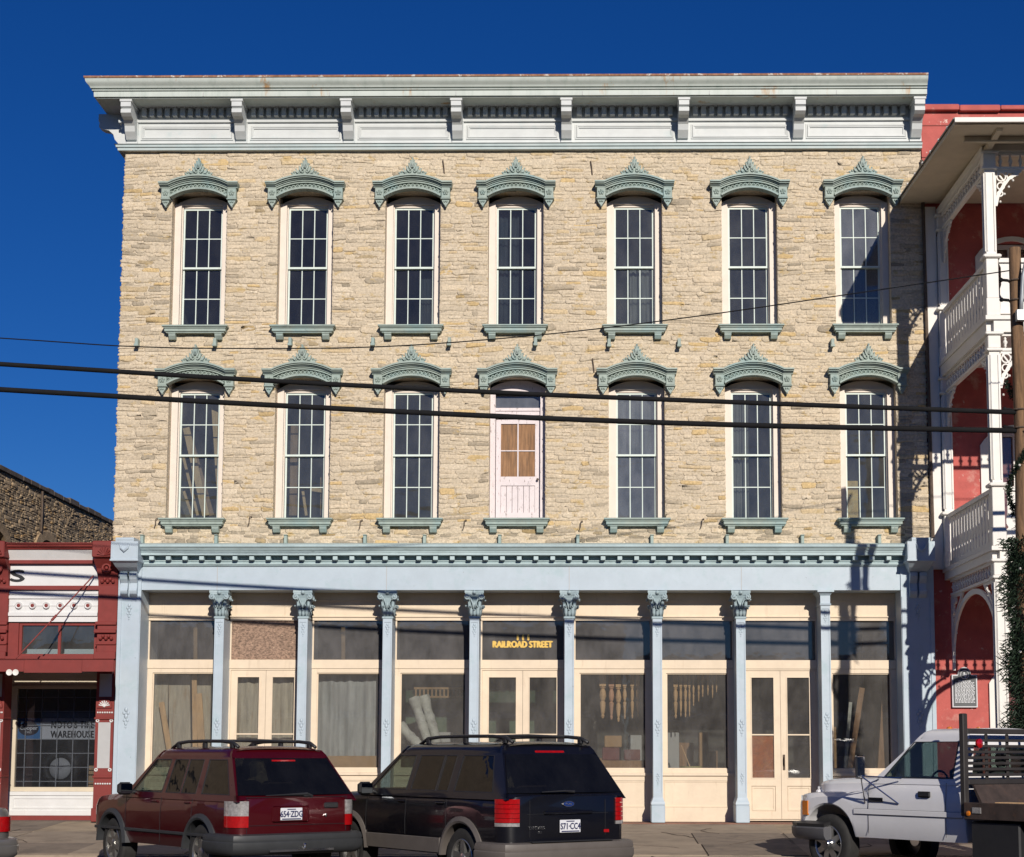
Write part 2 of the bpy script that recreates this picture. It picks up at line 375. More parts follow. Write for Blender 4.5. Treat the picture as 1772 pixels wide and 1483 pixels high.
# window positions measured in the photograph
W3 = [(346,340), (530,525), (713,714), (893,892), (1097,1099), (1295,1300), (1490,1497)]
W2 = [(340,335), (524,521), (712,711), (892,898), (1101,1103), (1303,1305), (1500,1507)]
AW = .52                      # half opening width
ROWS = []
for lst, ys, yb in ((W3, 344, 563), (W2, 667, 897)):
    zs_ = fz(893, ys); zb_ = fz(893, yb, -.1); ROWS.append((zs_, zs_-zb_, [(fx(a, ys-60)+fx(b, yb, -.1))/2 for a, b in lst]))
holes = [(x-AW, x+AW, zs-H-.02, zs+.16) for zs, H, xs in ROWS for x in xs]

def wall_grid(mb, u0, u1, v0, v1, hs, fn):
    us = sorted({u0, u1, *[h[0] for h in hs], *[h[1] for h in hs]}); vs = sorted({v0, v1, *[h[2] for h in hs], *[h[3] for h in hs]})
    for i in range(len(us)-1):
        for j in range(len(vs)-1):
            cu, cv = (us[i]+us[i+1])/2, (vs[j]+vs[j+1])/2
            if any(h[0] < cu < h[1] and h[2] < cv < h[3] for h in hs): continue
            mb.add([fn(us[i],vs[j],0), fn(us[i+1],vs[j],0), fn(us[i+1],vs[j+1],0), fn(us[i],vs[j+1],0)], [(0,1,2,3)])
def reveals(mb, hs, fn, dep):
    for a, b, c, d in hs:
        for p, q in (((a,c),(a,d)), ((a,d),(b,d)), ((b,d),(b,c)), ((b,c),(a,c))):
            mb.add([fn(p[0],p[1],0), fn(q[0],q[1],0), fn(q[0],q[1],-dep), fn(p[0],p[1],-dep)], [(0,1,2,3)])

def rubble(u0, u1, v0, v1, hs, seed, fn, hmin=.07, hmax=.16, pr=(.002, .020), cols=None, edge=.03, wr=(2.2, 5.6)):
    r = random.Random(seed); out = []; v = v0; row = 0
    wav = lambda u, vv: .022*math.sin(.9*u+vv*1.7+seed)+.014*math.sin(2.7*u-vv*2.3)
    while v < v1-.03:
        h = min(r.choice((r.uniform(hmin, hmax), r.uniform(hmin*.7, hmax*.8))), v1-v); mid = v+h/2
        iv = [(u0, u1)]
        for a, b, c, d in hs:
            if c-.03 < mid < d+.0:
                n = []
                for p, q in iv:
                    if b <= p or a >= q: n.append((p, q))
                    else:
                        if a > p: n.append((p, a))
                        if b < q: n.append((b, q))
                iv = n
        for p, q in iv:
            u = p
            while u < q-.02:
                w_ = max(.16, min(.85, h*r.uniform(*wr)));
                if q-(u+w_) < .14: w_ = q-u
                cells = [(u, u+w_, v, v+h)]
                if h > .1 and r.random() < .3:
                    k = v+h*r.uniform(.4, .6); cells = [(u, u+w_, v, k), (u, u+w_, k, v+h)]
                elif h > .1 and w_ > .4 and r.random() < .15:
                    k = v+h*.5; um = u+w_*r.uniform(.35, .65); cells = [(u, um, v, v+h), (um, u+w_, v, k), (um, u+w_, k, v+h)]
                for c in cells: out.append((c, abs(u-u0) < .01, abs(u+w_-u1) < .01))
                u += w_
        v += h; row += 1
    st = []
    for (a, b, c, d), le, re_ in out:
        g = r.uniform(.0005, .005); a2, b2, c2, d2 = a+g, b-g, c+g, d-g
        if le: a2 = a-r.uniform(0, edge)
        if re_: b2 = b+r.uniform(0, edge)
        w_, h = b2-a2, d2-c2
        if w_ < .04 or h < .02: continue
        cc = min(h*.35, w_*.3, .045); P = pr[0]+(pr[1]-pr[0])*r.random()**1.7; ta, tb = r.uniform(-.3, .3), r.uniform(-.35, .35)
        base = [(a2+cc*r.uniform(.3,1.3),c2),((a2+b2)/2+r.uniform(-.2,.2)*w_,c2),(b2-cc*r.uniform(.3,1.3),c2),(b2,c2+cc*r.uniform(.4,1)),(b2,d2-cc*r.uniform(.4,1)),(b2-cc*r.uniform(.3,1.3),d2),((a2+b2)/2+r.uniform(-.2,.2)*w_,d2),(a2+cc*r.uniform(.3,1.3),d2),(a2,d2-cc*r.uniform(.4,1)),(a2,c2+cc*r.uniform(.4,1))]
        j = min(.02, h*.16); base = [(x+r.uniform(-j,j), y+r.uniform(-j,j)) for x, y in base]
        mx, my = (a2+b2)/2, (c2+d2)/2; ins = min(.022, h*.22)
        V = []
        for x, y in base: V.append((x, y, -.015))
        for x, y in base: V.append((x, y, P*.55*(1+ta*(x-mx)/w_+tb*(y-my)/h)))
        for x, y in base:
            dx, dy = mx-x, my-y; L = math.hypot(dx, dy); k = min(.6, ins/max(L, .01)*(1.5)); V.append((x+dx*k, y+dy*k, P*(1+ta*(x-mx)/w_+tb*(y-my)/h)+r.uniform(-.003,.003)))
        V.append((mx+r.uniform(-.1,.1)*w_, my, P*1.05+r.uniform(-.004,.006)))
        V = [fn(x, y+wav(x, y), z) for x, y, z in V]
        F = [(i, (i+1)%10, 10+(i+1)%10, 10+i) for i in range(10)]+[(10+i, 10+(i+1)%10, 20+(i+1)%10, 20+i) for i in range(10)]+[(20+i, 20+(i+1)%10, 30) for i in range(10)]
        k = r.choices(range(len(cols)), [c[1] for c in cols])[0]; br = r.uniform(.94, 1.05)
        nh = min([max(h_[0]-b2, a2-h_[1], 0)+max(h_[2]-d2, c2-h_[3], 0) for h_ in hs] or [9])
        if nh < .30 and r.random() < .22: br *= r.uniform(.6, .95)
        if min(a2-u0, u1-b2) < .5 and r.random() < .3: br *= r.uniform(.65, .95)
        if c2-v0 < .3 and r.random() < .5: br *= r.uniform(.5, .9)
        st.append((w_*h, V, F, tuple(q*br for q in cols[k][0])))
    return st
def lay_stones(st, m, parent, n=300):
    st.sort(key=lambda s: -s[0])
    for a, V, F, c in st[:n]:
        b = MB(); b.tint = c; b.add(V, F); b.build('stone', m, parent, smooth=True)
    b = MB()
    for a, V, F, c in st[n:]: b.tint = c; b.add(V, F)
    tag(b.build('stone_infill', m, parent, smooth=True), kind='stuff')

front = lambda u, v, d: (u, -d, v)
wm = MB(); wall_grid(wm, XL, XR, ZL-.5, ZT+.62, holes, front); reveals(wm, holes, front, .42)
wall_grid(wm, XL, XR, ZL-.5, ZT+.62, holes, lambda u, v, d: (u, .42, v))
# side and back walls and the parapet top
wm.box(XL, XL+.4, .421, DEP, -.3, ZT+.6); wm.box(XR-.4, XR, .421, DEP, -.3, ZT+.6); wm.box(XL+.4, XR-.4, DEP-.4, DEP, -.3, ZT+.6)
wm.box(XL, XR, .002, .418, ZT+.62, ZT+.625)
wall = wm.build('wall', m_mortar, bld)
SC = [((1.0, 1.0, 1.0), 12), ((1.05, 1.04, 1.03), 5), ((.95, .95, .95), 3), ((1.0, .87, .60), .8), ((1.0, .93, .78), 1.6), ((1.09, 1.1, 1.12), 1.2)]
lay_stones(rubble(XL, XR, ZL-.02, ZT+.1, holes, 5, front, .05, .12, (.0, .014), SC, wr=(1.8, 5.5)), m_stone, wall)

# inside: floors, back partition
im = MB()
for z in (.0, ZL-.35, 8.75, ZT+.56): im.box(XL+.4, XR-.4, .45, DEP-.4, z-.12, z)
im.build('floor', m_dark, bld)
im = MB(); im.box(XL+.4, XR-.4, 5.0, 5.15, .001, ZT+.43); im.build('partition', m_intw, bld)
rf = MB(); rf.box(XL+.1, XR-.1, .43, DEP-.1, ZT+.58, ZT+.66); rf.build('roof', m_iron, bld)

# ------------------------------------------------------------------ windows
def arc(hw, rise, n, z0=0.0):
    R = (hw*hw+rise*rise)/(2*rise); cz = rise-R; a = math.asin(hw/R)
    return [(R*math.sin(-a+2*a*i/n), z0+cz+R*math.cos(-a+2*a*i/n)) for i in range(n+1)]
def make_hood(parent, name='hood'):
    inn = arc(.527, .153, 24); fo = arc(.575, .20, 24, .10)
    def band(b, lo, hi, y0, y1):
        n = len(lo)
        R = [[(lo[i][0], y0, lo[i][1]), (hi[i][0], y0, hi[i][1]), (hi[i][0], y1, hi[i][1]), (lo[i][0], y1, lo[i][1])] for i in range(n)]
        b.loft(R)
    mid = lambda t: [(p[0]*(1-t)+q[0]*t, p[1]*(1-t)+q[1]*t) for p, q in zip(inn, top)]
    top = [(x*1.07, z) for x, z in arc(.563, .133, 24, .278)]
    b = MB()
    band(b, inn, mid(.12), -.165, .0); band(b, mid(.12), mid(.50), -.035, .0); band(b, mid(.50), mid(.58), -.115, 0)
    fr_ = b
    h = fr_.build(name, m_green, parent)
    # mouldings: arc plus flat ears, mitred as one run
    mo = MB()
    run = [(-.745, 0)]+[(x, z-.278) for x, z in arc(.56, .135, 24, .278)]+[(.745, 0)]
    for dz0, dz1, y in ((.278, .248, -.235), (.248, .225, -.205), (.225, .205, -.165), (.205, .18, -.135)):
        k = (y+.235)*.5
        R = [[(x*(1-abs(k)*.35), y, z+dz1), (x*(1-abs(k)*.35), y, z+dz0), (x*(1-abs(k)*.35), 0.0, z+dz0), (x*(1-abs(k)*.35), 0.0, z+dz1)] for x, z in run]
        mo.loft(R)
    mo.build('crown_moulding', m_green, h)
    # rings along the frieze
    rb = MB()
    for i in range(15):
        t = (i+.5)/15*24; k = int(t); q = t-k; m_ = mid(.31); x = m_[k][0]*(1-q)+m_[min(k+1,24)][0]*q; z = m_[k][1]*(1-q)+m_[min(k+1,24)][1]*q
        rb.ring((x, -.075, z), .032, .0125, 12, 5); rb.ball((x, -.06, z), .015, 6, 4)
    rb.build('ring_ornament', m_green, h, smooth=True)
    for s in (-1, 1):
        e = MB(); cx = s*.622
        e.bbox(cx-.082, cx+.082, -.13, 0, -.02, .18, .008); e.bbox(cx-.095, cx+.095, -.145, 0, -.045, -.02, .006)
        e.xz([(cx-.075,-.045),(cx-.06,-.09),(cx-.03,-.14),(cx,-.175),(cx+.03,-.14),(cx+.06,-.09),(cx+.075,-.045)], -.11, -.01)
        e.ball((cx, -.085, -.165), .024, 6, 4); e.ball((cx-.02, -.115, -.085), .022, 6, 4); e.ball((cx+.02, -.115, -.085), .022, 6, 4)
        for k in range(5):
            a = 2*PI*k/5+PI/2; e.ball((cx+.035*math.cos(a), -.135, .085+.035*math.sin(a)), .024, 6, 4)
        e.ball((cx, -.14, .085), .018, 6, 4)
        e.build('label_stop', m_green, h)
    # crest of leaves
    c = MB(); z0 = .45
    c.xz([(-.25,z0-.05),(-.22,z0),(-.15,z0+.025),(-.10,z0+.085),(-.065,z0+.16),(-.035,z0+.225),(0,z0+.265),(.035,z0+.225),(.065,z0+.16),(.10,z0+.085),(.15,z0+.025),(.22,z0),(.25,z0-.05)], -.175, -.03)
    def leaf(x0, z0_, ang, L, w_):
        P = []
        for i in range(6):
            t = i/5; P.append((x0+math.sin(ang*(1-.4*t))*L*t, z0_+math.cos(ang*(1-.4*t))*L*t))
        c.ribbon(P, [w_*q for q in (.6, 1, 1.05, .9, .6, .15)], -.215, -.15)
        c.ball((P[-1][0], -.20, P[-1][1]), w_*.5, 6, 4)
    leaf(0, z0+.10, 0, .17, .04)
    for s in (-1, 1):
        leaf(s*.012, z0+.09, s*.30, .14, .026); leaf(s*.025, z0+.05, s*.55, .13, .028); leaf(s*.06, z0+.01, s*.7, .11, .03); leaf(s*.12, z0-.01, s*.9, .085, .035)
        c.ring((s*.05, -.19, z0+.03), .028, .012, 8, 5); c.ring((s*.125, -.185, z0+.0), .024, .012, 8, 5)
        c.ball((s*.20, -.175, z0+.015), .026, 6, 4); c.ball((s*.245, -.165, z0-.005), .024, 6, 4); c.ball((s*.155, -.13, z0+.05), .017, 6, 4); c.ball((s*.11, -.13, z0+.11), .016, 6, 4); c.ball((s*.075, -.13, z0+.18), .015, 6, 4)
    c.ball((0, -.14, z0+.27), .02, 6, 4)
    c.build('crest', m_green, h)
    return h
def make_sill(parent, H):
    b = MB(); z = -H
    for w_, y, a, c in ((.61, -.20, 0, -.03), (.585, -.175, -.03, -.055), (.57, -.15, -.055, -.115), (.545, -.125, -.115, -.14)):
        b.bbox(-w_, w_, y, .30 if a == 0 and False else .0, z+c, z+a, .005)
    b.box(-AW+.004, AW-.004, 0.0, .34, z-.03, z-.002)
    s = b.build('sill', m_green, parent)
    for k in (-1, 1):
        q = MB(); x = k*.43
        q.yz([(0,z-.14),(-.125,z-.14),(-.13,z-.19),(-.10,z-.235),(-.085,z-.255),(0,z-.255)], x-.062, x+.062); q.bbox(x-.068, x+.068, -.14, 0, z-.16, z-.142, .004)
        q.build('sill_bracket', m_green, s)
    return s
RP = random.Random(77)
IW_ = .395                    # half width of the sash opening
def make_window(parent, H, gm_, name='window'):
    b = MB(); a_ = arc(AW-.004, .15, 14)
    zt = -.025
    # casing: two jambs and the segmental board over the sash
    for s in (-1, 1):
        b.box(s*IW_, s*(AW-.004), .20, .36, -H, zt); b.box(s*(IW_-.02), s*IW_, .27, .38, -H, zt-.001)
    b.xz([(-AW+.004, zt)]+a_+[(AW-.004, zt)], .285, .31)
    b.box(-AW+.004, AW-.004, .25, .285, zt-.0, zt+.022)
    b.box(-IW_, IW_, .29, .38, zt-.045, zt-.002)
    fr_ = b.build(name, m_casing, parent)
    top, bot = zt-.046, -H+.004; midz = (top+bot)/2+.01
    iw = IW_-.022
    for k, (za, zb, y) in enumerate(((midz, top, .315), (bot, midz+.03, .355))):
        s = MB(); st = .030; rb_ = .075 if k else .036
        s.box(-iw, -iw+st, y, y+.035, za, zb); s.box(iw-st, iw, y, y+.035, za, zb)
        s.box(-iw+st, iw-st, y, y+.035, zb-.036, zb); s.box(-iw+st, iw-st, y-(.01 if not k else 0), y+.035, za, za+rb_)
        gx = [-iw+st+(2*iw-2*st)*i/3 for i in range(4)]; gz = [za+rb_+(zb-.036-za-rb_)*i/2 for i in range(3)]
        for x in gx[1:3]: s.box(x-.0085, x+.0085, y+.004, y+.03, gz[0], gz[2])
        for i in range(3): s.box(gx[i]+(.0085 if i else 0), gx[i+1]-(.0085 if i < 2 else 0), y+.005, y+.029, gz[1]-.0085, gz[1]+.0085)
        sh = s.build('sash', m_sash, fr_)
        for i in range(3):
            for j in range(2):
                p = MB(); p.box(gx[i]+.004, gx[i+1]-.004, y+.014, y+.018, gz[j]+.004, gz[j+1]-.004); ta_, tb_ = RP.gauss(0, .0022), RP.gauss(0, .0022); p.v = [(vx, vy+(ta_ if vx > gx[i]+.05 else -ta_)+(tb_ if vz > gz[j]+.05 else -tb_), vz) for vx, vy, vz in p.v]; p.build('pane', gm_, fr_)
    return fr_
def put(o, x, z): o.location = (x-bld.location.x, 0, z)
def local_build(fn, *a):       # prototypes are modelled about their own origin
    t = bpy.data.objects.new('proto', None); o = fn(t, *a); o.parent = bld
    for c in [o, *o.children_recursive]: c.matrix_parent_inverse.identity()
    bpy.data.objects.remove(t); return o
hood0 = local_build(make_hood)
gk = {(0,0):0,(0,1):0,(0,2):0,(0,3):0,(0,4):1,(0,5):1,(0,6):2,(1,0):1,(1,1):1,(1,2):1,(1,4):2,(1,5):1,(1,6):1}
used = False
for r_, (zs, H, xs) in enumerate(ROWS):
    sill0 = None; wins = {}
    for i, x in enumerate(xs):
        if not used: h = hood0; used = True
        else: h = copy_part(hood0, bld)
        put(h, x, zs)
        if sill0 is None: sill0 = s = local_build(make_sill, H)
        else: s = copy_part(sill0, bld)
        put(s, x, zs)
        if (r_, i) == (1, 3): continue
        k = gk[(r_, i)]
        o = local_build(make_window, H, MG[k])
        put(o, x, zs)
# the boarded balcony door among the second-floor windows
zs, H, xs = ROWS[1]; xd = xs[3]
def make_door(parent):
    b = MB()
    for s in (-1, 1): b.box(s*(AW-.10), s*(AW-.004), .22, .36, -H, -.105)
    a_ = arc(AW-.004, .15, 14); b.xz([(-AW+.004, -.105)]+a_+[(AW-.004, -.105)], .23, .30)
    i = AW-.10
    b.box(-i, i, .30, .36, -.56, -.36); b.box(-i, i, .27, .36, -.545, -.52); b.box(-i, i, .285, .36, -.50, -.485); b.box(-i, i, .28, .36, -.42, -.395)
    f = b.build('door_frame', m_pink, parent); f['label'] = 'flaking pink frame of the boarded upper door'
    p = MB(); p.box(-i, i, .36, .365, -.36, -.10); p.build('pane', g_hvy, f)
    d = MB(); t = -.58; e = -H+.01; st = .10; lk = t-1.08
    d.box(-i+.01, -i+st, .32, .37, e, t); d.box(i-st, i-.01, .32, .37, e, t); d.box(-i+st, i-st, .32, .37, t-.08, t); d.box(-i+st, i-st, .32, .37, lk-.17, lk); d.box(-i+st, i-st, .32, .37, e, e+.16)
    d.box(-.012, .012, .325, .36, lk, t-.08); d.box(-i+st, -.012, .326, .36, (lk+t)/2-.06, (lk+t)/2-.04); d.box(.012, i-st, .326, .36, (lk+t)/2-.06, (lk+t)/2-.04)
    do = d.build('door', m_pink, f)
    n = 6; w_ = (2*i-2*st)/n
    for k in range(n):
        q = MB(); q.bbox(-i+st+k*w_+.003, -i+st+(k+1)*w_-.003, .34, .36, e+.16, lk-.17, .004); q.build('panel_board', m_pink, f)
    for s in (-1, 1):
        for (c, g) in ((lk, (lk+t)/2-.06), ((lk+t)/2-.04, t-.08)):
            q = MB(); q.box(s*.012, s*(i-st), .345, .36, c, g); q.build('plywood_pane', m_plank, f)
    q = MB(); q.lathe((i-.05, .30, lk-.06), [(.012, .0), (.025, -.03), (.02, -.05)], 8, 'y'); q.build('knob', m_iron, f)
    return f
o = local_build(make_door); put(o, xd, zs)

# iron stubs and hooks in the stonework
for px, py in ((238,593),(373,593),(503,592),(646,592),(778,592),(927,592),(1054,594),(1175,594),(1440,594)):
    p = at(px, py, -.05); q = MB(); q.bbox(p.x-.03, p.x+.03, -.14, .03, p.z-.07, p.z+.07, .006); q.bbox(p.x-.04, p.x+.04, -.17, -.12, p.z-.09, p.z-.045, .005); q.build('iron_stub', m_green, bld)
for px in (247, 375, 495, 632, 735, 865, 1000, 1128, 1258, 1388, 1521):
    p = at(px, 932, -.05); q = MB(); q.bbox(p.x-.028, p.x+.028, -.13, .03, ZL-.02, p.z+.05, .006); q.bbox(p.x-.034, p.x+.034, -.15, .03, p.z+.05, p.z+.065, .004); q.build('iron_stub', m_green, bld)
for px, py in ((268,905),(430,902),(622,908),(802,908),(1003,910),(1213,906)):
    p = at(px, py, -.04); q = MB(); q.tube([(p.x+.05,-.0,p.z+.07),(p.x+.05,-.05,p.z+.09),(p.x+.02,-.06,p.z+.07),(p.x+.015,-.05,p.z-.02),(p.x-.01,-.04,p.z-.09)], .009, 6); q.build('hook', m_iron, bld)
for px, py in ((1024,290),(768,288),(1027,632)):
    p = at(px, py, -.03); q = MB(); q.tube([(p.x-.02,-.03,p.z+.13),(p.x,-.03,p.z),(p.x+.01,-.02,p.z-.13)], .012, 6); q.build('iron_strap', m_iron, bld)

# ------------------------------------------------------------------ roof cornice
PJ = .76
zc = {k: fz(893, y, Y) for k, y, Y in (('top',129,-PJ),('crb',142,-PJ+.05),('b1',147,-.6),('b2',152,-.6),('fb',165,-.62),('base0',262,-.1),('base1',248,-.12),('d0',200,-.16),('d1',184,-.16))}
XA, XB = XL-.02, XR+.01; KX = 1.33
path = [(XA, 2.2), (XA, 0), (XB, 0)]
cm = MB(); f_ = zc['fb']; t_ = zc['top']
fh = (t_-.035-f_)/.40
cpath = [(XA+.20, 2.2), (XA+.20, 0), (XB, 0)]
cm.sweep(cpath, [(0, f_-.02), (.58, f_-.02), (.58, f_), (.62, f_)]+[(o+.175, f_+dz*fh) for o, dz in ((.45, .10), (.445, .135), (.475, .14), (.48, .165), (.46, .17), (.465, .19), (.50, .195), (.505, .22), (.52, .25), (.555, .29), (.575, .33))]+[(.76, t_-.035), (0, t_-.03)])
cor = cm.build('cornice', m_corn, bld, auto=25)
q = MB(); q.sweep(cpath, [(-.3, t_-.03), (.775, t_-.035), (.78, t_-.0), (-.3, t_+.05)]); q.build('roof_edge_flashing', m_rust, cor)
q = MB(); q.sweep(path, [(0, ZT-.02), (.055, ZT-.02), (.055, f_-.02), (0, f_-.02)]); fz_ = q.build('frieze', m_friez, bld)
q = MB(); b0, b1 = ZT-.02, zc['base1']
q.sweep(path, [(.056, b0), (.10, b0), (.105, b0+.05), (.13, b0+.055), (.135, b0+.10), (.155, b0+.105), (.16, b1), (.056, b1+.03)]); q.build('frieze_moulding', m_fmould, fz_)
dz0, dz1 = zc['d0'], zc['d1']
q = MB(); q.sweep(path, [(.056, dz1), (.20, dz1), (.23, dz1+.05), (.26, f_-.021), (.056, f_-.021)]); q.sweep(path, [(.056, dz0-.04), (.105, dz0-.04), (.10, dz0-.085), (.056, dz0-.09)]); q.build('bed_moulding', m_friez, fz_)
BX = [fx(u, 200, -.56) for u in (217, 409, 598, 789, 980, 1184, 1386, 1584)]
BX[-1] = XB-.12
dent = None; pan = []
for k, bx in enumerate(BX):
    q = MB(); hw = .095; zt_ = f_-.02
    prof = [(-.056, zt_), (-.56, zt_), (-.56, zt_-.14), (-.51, zt_-.165), (-.545, zt_-.185), (-.545, zt_-.255), (-.47, zt_-.30), (-.36, zt_-.32), (-.27, zt_-.40), (-.24, zt_-.50), (-.18, zt_-.57), (-.14, zt_-.62), (-.056, zt_-.63)]
    q.yz(prof, bx-hw, bx+hw); q.bbox(bx-hw-.02, bx+hw+.02, -.575, -.05, zt_-.05, zt_-.001, .006); q.box(bx-hw-.012, bx+hw+.012, -.09, -.05, b1+.03, zt_-.1)
    q.build('bracket', m_friez, fz_)
q = MB(); zt_ = f_-.02; bxs = .55
q.prism([(-p, z) for p, z in [(-.056, zt_), (-.56, zt_), (-.56, zt_-.14), (-.51, zt_-.165), (-.545, zt_-.185), (-.545, zt_-.255), (-.47, zt_-.30), (-.36, zt_-.32), (-.27, zt_-.40), (-.24, zt_-.50), (-.18, zt_-.57), (-.14, zt_-.62), (-.056, zt_-.63)]], lambda p, z, t: (XA-p, t, z), .15, .34)
q.build('bracket', m_friez, fz_)
for k in range(7):
    a, b = BX[k]+.16, BX[k+1]-.16
    n = 12; st = (b-a)/n
    for i in range(n):
        x = a+st*(i+.5); q = MB(); q.box(x-st*.29, x+st*.29, -.165, -.05, dz0+.015, dz1-.002); q.box(x-st*.29, x+st*.29, -.172, -.05, dz0+.02, dz0+.035); q.build('dentil', m_friez, fz_)
    z0, z1 = b1+.10, dz0-.14
    q = MB()
    for (i, y) in ((0, -.075), (.028, -.088), (.05, -.075)):
        aa, bb, cc, dd = a+i, b-i, z0+i, z1-i; wd = .02
        q.box(aa, bb, y, -.05, cc, cc+wd); q.box(aa, bb, y, -.05, dd-wd, dd); q.box(aa, aa+wd, y, -.05, cc+wd, dd-wd); q.box(bb-wd, bb, y, -.05, cc+wd, dd-wd)
    q.build('frieze_panel', m_friez, fz_)

# seams in the cornice sheet metal
for k in range(6):
    x = XL+1.6+2.35*k; q = MB(); q.box(x-.006, x+.006, -.628, -.60, zc['fb']+.004, zc['fb']+.10*fh); q.build('seam', m_gpanel, cor)
# ================================================================== SHOPFRONT OF THE STONE BUILDING
YF, YW = -.17, .38           # iron front plane, wood front plane
CXS = [fx((a+b)/2, 1200, YF) for a, b in ((368,385),(513,531),(660,678),(808,832),(974,996),(1129,1147),(1273,1293),(1421,1440))]
PLX0, PLX1 = fx(200,1200,YF), fx(240,1200,YF); PRX0, PRX1 = fx(1562,1200,YF), XR+.02
zl0 = fz(893, 1021, YF)      # underside of the lintel
zl1 = fz(893, 980, YF); zq = {k: fz(893, y, Y) for k, y, Y in (('t', 941, -.5), ('c', 946, -.48), ('f', 960, -.44), ('d', 969, -.34), ('m', 974, -.24))}
sf = MB(); sf.box(PLX0, PRX1, YF, .0, zl0, zl1); sf.box(PLX0, PRX1, 0, .45, zl0, ZL-.505)
lint = sf.build('lintel', m_blue, bld)
for u in (376, 669, 985, 1283):
    x = fx(u, 1000, YF); q = MB(); q.box(x-.006, x+.006, YF-.004, YF+.01, zl0+.003, zl1-.003); q.build('seam', m_gpanel, lint)
p2 = [(PLX1-.02, .0), (PRX0+.10, .0)]
q = MB(); t_ = zq['t']; c_ = zq['c']; f_ = zq['f']; d_ = zq['d']; m_ = zq['m']
q.sweep(p2, [(0, f_), (.40, f_), (.405, f_+.05), (.42, f_+.055), (.425, f_+.085), (.45, f_+.09), (.46, c_-.03), (.50, c_), (.505, t_-.01), (.0, t_+.08)])
q.sweep(p2, [(0, zl1), (.20, zl1), (.205, zl1+.02), (.235, zl1+.025), (.24, m_), (.22, m_+.01), (.22, d_-.02), (.245, d_-.015), (.25, d_+.005), (0, d_+.02)])
q.sweep(p2, [(0, d_+.019), (.19, d_+.019), (.19, f_), (0, f_)])
sc = q.build('shopfront_cornice', m_blued, bld, auto=25)
n = 45; a, b = PLX1+.12, PRX0-.02
for i in range(n):
    x = a+(b-a)*(i+.3)/n; q = MB(); q.bbox(x-.043, x+.043, -.36, -.18, f_-.085, f_-.001, .006); q.build('modillion', m_blued, sc)

# ---- columns
def leafshape(mb, x, y0, z0, h, w_, out, side=0):
    """one curling acanthus leaf against the bell; side 0 front, 1 right, -1 left"""
    pts = [(0, 0), (.012, h*.35), (.02, h*.65), (out*.7, h*.92), (out, h*.95), (out*1.02, h*.80)]
    ws = [w_*.7, w_, w_*.95, w_*.75, w_*.5, w_*.2]; R = []
    for (o, z), ww in zip(pts, ws):
        a, b = -ww/2, ww/2
        if side == 0: R.append([(x+a, y0-o, z0+z), (x, y0-o-.018, z0+z), (x+b, y0-o, z0+z), (x, y0-o+.02, z0+z)])
        else: R.append([(x+side*o, y0+a, z0+z), (x+side*(o+.018), y0, z0+z), (x+side*o, y0+b, z0+z), (x+side*(o-.02), y0, z0+z)])
    mb.loft(R)
def spiral(cx, cz, r, turns, s, n=18):
    return [(cx+s*r*(1-.8*i/n)*math.cos(PI/2-turns*2*PI*i/n), cz+r*(1-.8*i/n)*math.sin(PI/2-turns*2*PI*i/n)) for i in range(n+1)]
def make_capital(parent):
    h = .53; q = MB(); z = -h
    q.bbox(-.105, .105, -.02, .30, z, z+.05, .012)
    q.loft([[(-w_, y, zz), (w_, y, zz), (w_, .3, zz), (-w_, .3, zz)] for w_, y, zz in ((.088, 0, z+.05), (.088, 0, z+.30), (.10, -.02, z+.38), (.12, -.05, z+.44))])
    q.xy([(-.175,-.10),(-.13,-.09),(0,-.055),(.13,-.09),(.175,-.10),(.17,-.06),(.15,.3),(-.15,.3),(-.17,-.06)], -.06, -.015)
    q.xy([(-.165,-.09),(0,-.05),(.165,-.09),(.14,.3),(-.14,.3)], -.09, -.06)
    c = q.build('capital', m_capit, parent)
    v = MB()
    for s in (-1, 1):
        v.ribbon(spiral(s*.125, -.135, .052, 1.6, s), .022, -.115, -.05); v.ball((s*.125, -.11, -.135), .018, 6, 4)
        v.ribbon([(s*.02, -.33), (s*.03, -.25), (s*.06, -.18), (s*.09, -.12), (s*.125, -.083)], .022, -.08, -.03)
        v.ring((s*.16, .02, -.14), .04, .014, 10, 5, 'x'); v.ring((s*.16, .18, -.14), .04, .014, 10, 5, 'x')
    v.ball((0, -.085, -.05), .03, 8, 5); v.ring((0, -.08, -.05), .03, .01, 8, 4)
    v.build('volute', m_capit, c, smooth=True)
    l = MB()
    for x in (-.06, .06): leafshape(l, x, 0, z+.05, .20, .09, .055)
    for x in (-.09, .09): leafshape(l, x, -.005, z+.17, .21, .08, .085)
    leafshape(l, 0, 0, z+.05, .13, .08, .05)
    for s in (-1, 1):
        for y, hh, o in ((.05, .22, .07), (.15, .18, .06), (.24, .22, .07)): leafshape(l, s*.088, y, z+.05, hh, .09, o, s)
        for y, o in ((.0, .09), (.10, .075), (.2, .09)): leafshape(l, s*.09, y, z+.18, .2, .085, o, s)
    l.build('acanthus_leaf', m_capit, c, smooth=True)
    return c
def relief(mb, x, y, z, s):   # small cast ornament
    for dx, dz, r in ((0,.10,.022),(-.025,.06,.018),(.025,.06,.018),(0,.02,.024),(-.02,-.03,.016),(.02,-.03,.016),(0,-.07,.018),(0,-.11,.012)):
        mb.ball((x+dx*s, y, z+dz*s), r*s, 6, 4, (1, .3, 1.25))
zb_ = fz(1140, 1421, -.2)
cap0 = None
